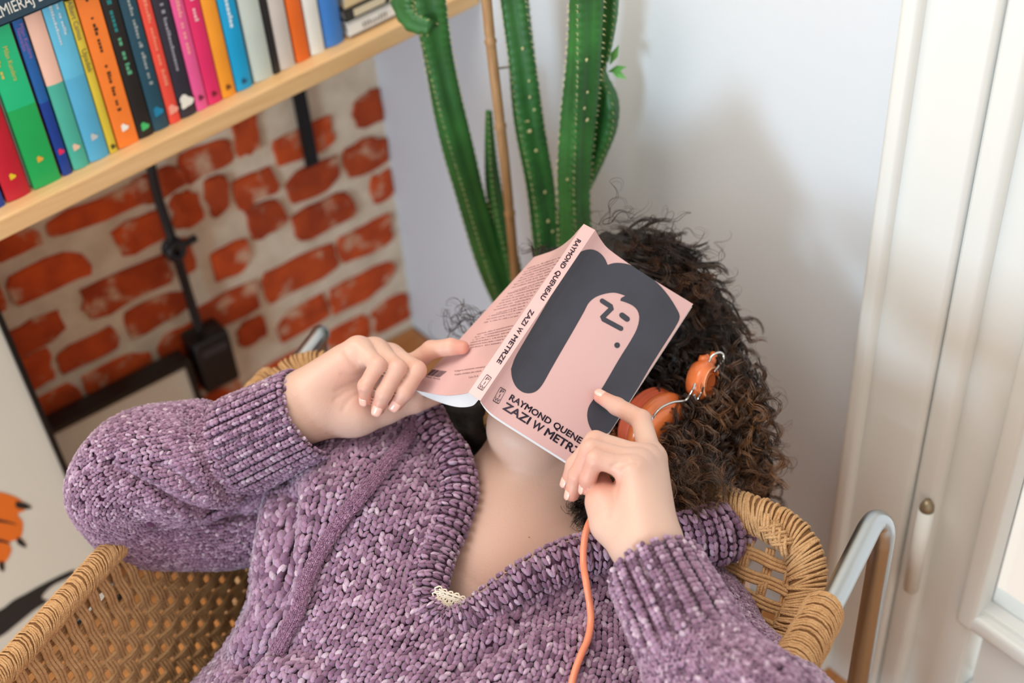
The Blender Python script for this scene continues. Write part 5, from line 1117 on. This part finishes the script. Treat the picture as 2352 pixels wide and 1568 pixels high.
# back: rim path from the low left side over the top and down the right side
TLc, TRc = P(720, 865, 1.50), P(1858, 1285, 1.236); dn = P(1785, 1600, 1.25) - P(1858, 1285, 1.236)
rim = [TLc + dn * 2.2 - (TRc - TLc) * .08, TLc + dn * 1.0 - (TRc - TLc) * .05, P(640, 905, 1.497), P(664, 864, 1.494), P(718, 845, 1.488), P(800, 860, 1.475), P(1250, 1000, 1.38), P(1690, 1168, 1.285), P(1770, 1200, 1.262), P(1826, 1240, 1.245), P(1852, 1300, 1.236), P(1852, 1370, 1.232), P(1828, 1440, 1.232), P(1795, 1520, 1.24), P(1760, 1620, 1.26)]
bn_ = unit(np.cross(TRc - TLc, dn)); bn_ = bn_ if bn_ @ (LOC - TRc) > 0 else -bn_
ring_wrap('rim_wrapping', np.array(rim), .0185, .0029, .35, .62, up=bn_)
def braid(c, a, b_, s):
    mb = MB()
    for k in range(7):
        o = c + a * ((k - 3) * .0042 * s); d = unit(a * .8 + b_ * (1 if k % 2 else -1) * .9)
        for e in (-.5, .5): mb.tube(spline(np.array([o - d * .010 + b_ * .001 * e, o + bn_ * .0045, o + d * .010]) + np.cross(d, bn_) * e * .0034, 8), .0018, 6)
    return mb.build('braided_knot', CORD, chair, True)
braid(P(1782, 1228, 1.236), unit(P(1830, 1290, 1.236) - P(1770, 1215, 1.24)), unit(P(1800, 1200, 1.236) - P(1770, 1250, 1.236)), 1.0)
e1 = TRc - TLc; e1 = e1 - e1 * .0; dnS = dn; dn = dn * 2.4; TL2, TR2 = P(700, 888, 1.503), P(1850, 1290, 1.243)
nv_, nh_ = 25, 17
for k in range(nh_):                                         # strands running across the back
    t = (k + .6) / nh_ * 1.05; a = TL2 + dn * t - (TR2 - TL2) * .01; b = TR2 + dn * t - (TR2 - TL2) * .005; mid = (a + b) / 2 - bn_ * .03
    strip('woven_strand', np.array([a, a * .75 + b * .25 - bn_ * .022, mid, a * .25 + b * .75 - bn_ * .022, b]), bn_, k % 2, nv_, .0125)
for k in range(nv_):
    s = (k + .5) / nv_; p = TL2 + (TR2 - TL2) * s; cv = -bn_ * .03 * (1 - (2 * s - 1) ** 2); strip('woven_strand', np.array([p + cv, p + cv + dn * .55, p + cv + dn * 1.1]), bn_, (k + 1) % 2, nh_, .0095)
# arm rails: from the back corners forward; the side webs hang below them
fwd = unit(P(0, 1549, 1.205) - P(228, 1297, 1.302)); L0 = P(228, 1297, 1.302) - fwd * .30; L1 = P(0, 1549, 1.205) + fwd * .22
ring_wrap('arm_wrapping', np.array([L0, L0 * .6 + L1 * .4, L1]), .0128, .0019, .6, nseg=12)
R0 = P(1893, 1400, 1.172); R1 = P(1800, 1568, 1.116) + unit(P(1800, 1568, 1.116) - R0) * .28
ring_wrap('arm_wrapping', np.array([R0, P(1852, 1478, 1.146), P(1800, 1568, 1.116), R1]), .0185, .0025, .4)
zz = np.array([0, 0, -1.0]); rgt = np.cross(fwd, np.array([0, 0, 1.0])); inw = rgt if rgt @ (P(900, 1400, 1.3) - L0) > 0 else -rgt
def web(A0, A1, inward, nw, nhh, depth, nrm):
    d_ = zz * depth + inward * .06
    for k in range(nhh):
        t = (k + .7) / nhh; strip('woven_strand', np.array([A0 + d_ * t, (A0 + A1) / 2 + d_ * t - inward * .012, A1 + d_ * t]), nrm, k % 2, nw, .0135, .0015)
    for k in range(nw):
        s = (k + .5) / nw; p = A0 + (A1 - A0) * s; strip('woven_strand', np.array([p, p + d_ * .5 - inward * .012, p + d_ * 1.05]), nrm, (k + 1) % 2, nhh, .0125, .0015)
web(L0, L1, inw, 38, 15, .27, inw)
web(R0 + fwd * .02, R1, -inw, 20, 13, .27, -inw)
# seat and lower frame
sA, sB = TL2 + dn * 1.05, TR2 + dn * 1.05; sz_f = .46
fl_f = np.array([fwd[0], fwd[1], .05]); fl_f = unit(fl_f)
seat_n = unit(np.cross(sB - sA, fl_f)); seat_n = seat_n if seat_n[2] > 0 else -seat_n
for k in range(18): t = (k + .5) / 18 * sz_f; strip('woven_strand', np.array([sA + fl_f * t, (sA + sB) / 2 + fl_f * t - seat_n * .02, sB + fl_f * t]), seat_n, k % 2, 20, .018)
for k in range(20): s = (k + .5) / 20; p = sA + (sB - sA) * s; strip('woven_strand', np.array([p, p + fl_f * .23 - seat_n * .02, p + fl_f * sz_f]), seat_n, (k + 1) % 2, 18, .020)
def frame_side(mir):
    """arm tube that rises behind the wrapped rail, bends and runs down to the floor as the back leg"""
    c = [P(1852, 1478, 1.146), R0, P(1908, 1388, 1.176), P(1950, 1306, 1.196), P(1985, 1236, 1.214), P(1999, 1210, 1.221), P(2012, 1197, 1.226), P(2024, 1203, 1.230), P(2029, 1222, 1.234), P(2027, 1245, 1.240)]
    c = np.array(c); ftz = c[-1] * 1.0; c = np.concatenate([c, [[ftz[0], ftz[1], .3], [ftz[0], ftz[1], .02]]])
    return c
cR = frame_side(False); bdir = unit(np.array([(L0 - R0)[0], (L0 - R0)[1], 0])); fl2 = unit(np.array([fwd[0], fwd[1], 0])); span = None
mir_o = np.array([(P(1858, 1285, 1.236) + TLc)[k] / 2 for k in range(3)])
lat = unit(np.array([(TLc - TRc)[0], (TLc - TRc)[1], 0.0]))
cL = cR - 2 * ((cR - mir_o) @ lat)[:, None] * lat
# line the mirrored arch up with the arm rail on its side
cL = cL + (P(735, 768, 1.545) - cL[6]) * np.array([1, 1, 1.0]); cL[-1][2] = .02
def steel(pts, r=.0112): 
    q = np.concatenate([spline(pts[:-2], 90), np.linspace(pts[-3], pts[-1], 20)[1:]]); return MB().tube(q, r, 20)
steel(cR).build('steel_leg', STEEL, chair, True); steel(cL).build('steel_leg', STEEL, chair, True)
fR, fL = cR[-1], cL[-1]; st_ = MB(); zb = onz(1990, 1558, .16)[2]
st_.tube(np.array([[fR[0], fR[1], .165], [fL[0], fL[1], .165]]), .009, 14).build('stretcher', STEEL, chair, True)
for A_, B_ in ((R0, R1), (L0, L1)):
    e_ = B_ + unit(B_ - A_) * .03; MB().tube(np.array([B_ - unit(B_ - A_) * .05, e_, e_ + unit(B_ - A_) * .02 - np.array([0, 0, .03]), [e_[0] + fwd[0] * .02, e_[1] + fwd[1] * .02, .012]]), .0112, 14).build('steel_leg', STEEL, chair, True)
    v, f = lathe([(.0155, 0), (.0155, .012), (.012, .016)], 16); obj('foot_cap', v + np.array([e_[0] + fwd[0] * .02, e_[1] + fwd[1] * .02, .003]), f, BL, chair, True)
for p_ in (fR, fL): v, f = lathe([(.0155, 0), (.0155, .02), (.012, .026)], 16); obj('foot_cap', v + np.array([p_[0], p_[1], .003]), f, BL, chair, True)
# cushion on the seat, a corner of it showing past the jumper
cu0 = P(590, 1384, 1.44); CM_ = mat('teal_cushion', (24, 150, 170), .8, bump=.3, bscale=300)
cx_, cy_ = unit(np.array([(sB - sA)[0], (sB - sA)[1], 0])), fl2
cush = empty('seat_cushion', cu0 + cx_ * .2, 'teal cushion on the chair seat, mostly hidden by the jumper', 'cushion')
n = 14; V = []; F = []
for i in range(n):
    for j in range(n):
        x, y = i / (n - 1) * 2 - 1, j / (n - 1) * 2 - 1; e = (1 - abs(x) ** 4) * (1 - abs(y) ** 4); V.append((x, y, .03 * e ** .5))
for i in range(n):
    for j in range(n): x, y, z = V[i * n + j]; V.append((x, y, -z * .8))
for i in range(n - 1):
    for j in range(n - 1): q = (i * n + j, (i + 1) * n + j, (i + 1) * n + j + 1, i * n + j + 1); F += [q, tuple(k + n * n for k in q[::-1])]
V = np.array(V); W_ = cu0 + cx_ * (.16 + .17 * V[:, :1]) + cy_ * (-.06 + .08 * V[:, 1:2]) + np.array([0, 0, 1.0]) * V[:, 2:]; obj('cushion_cover', W_, F, CM_, cush, True)
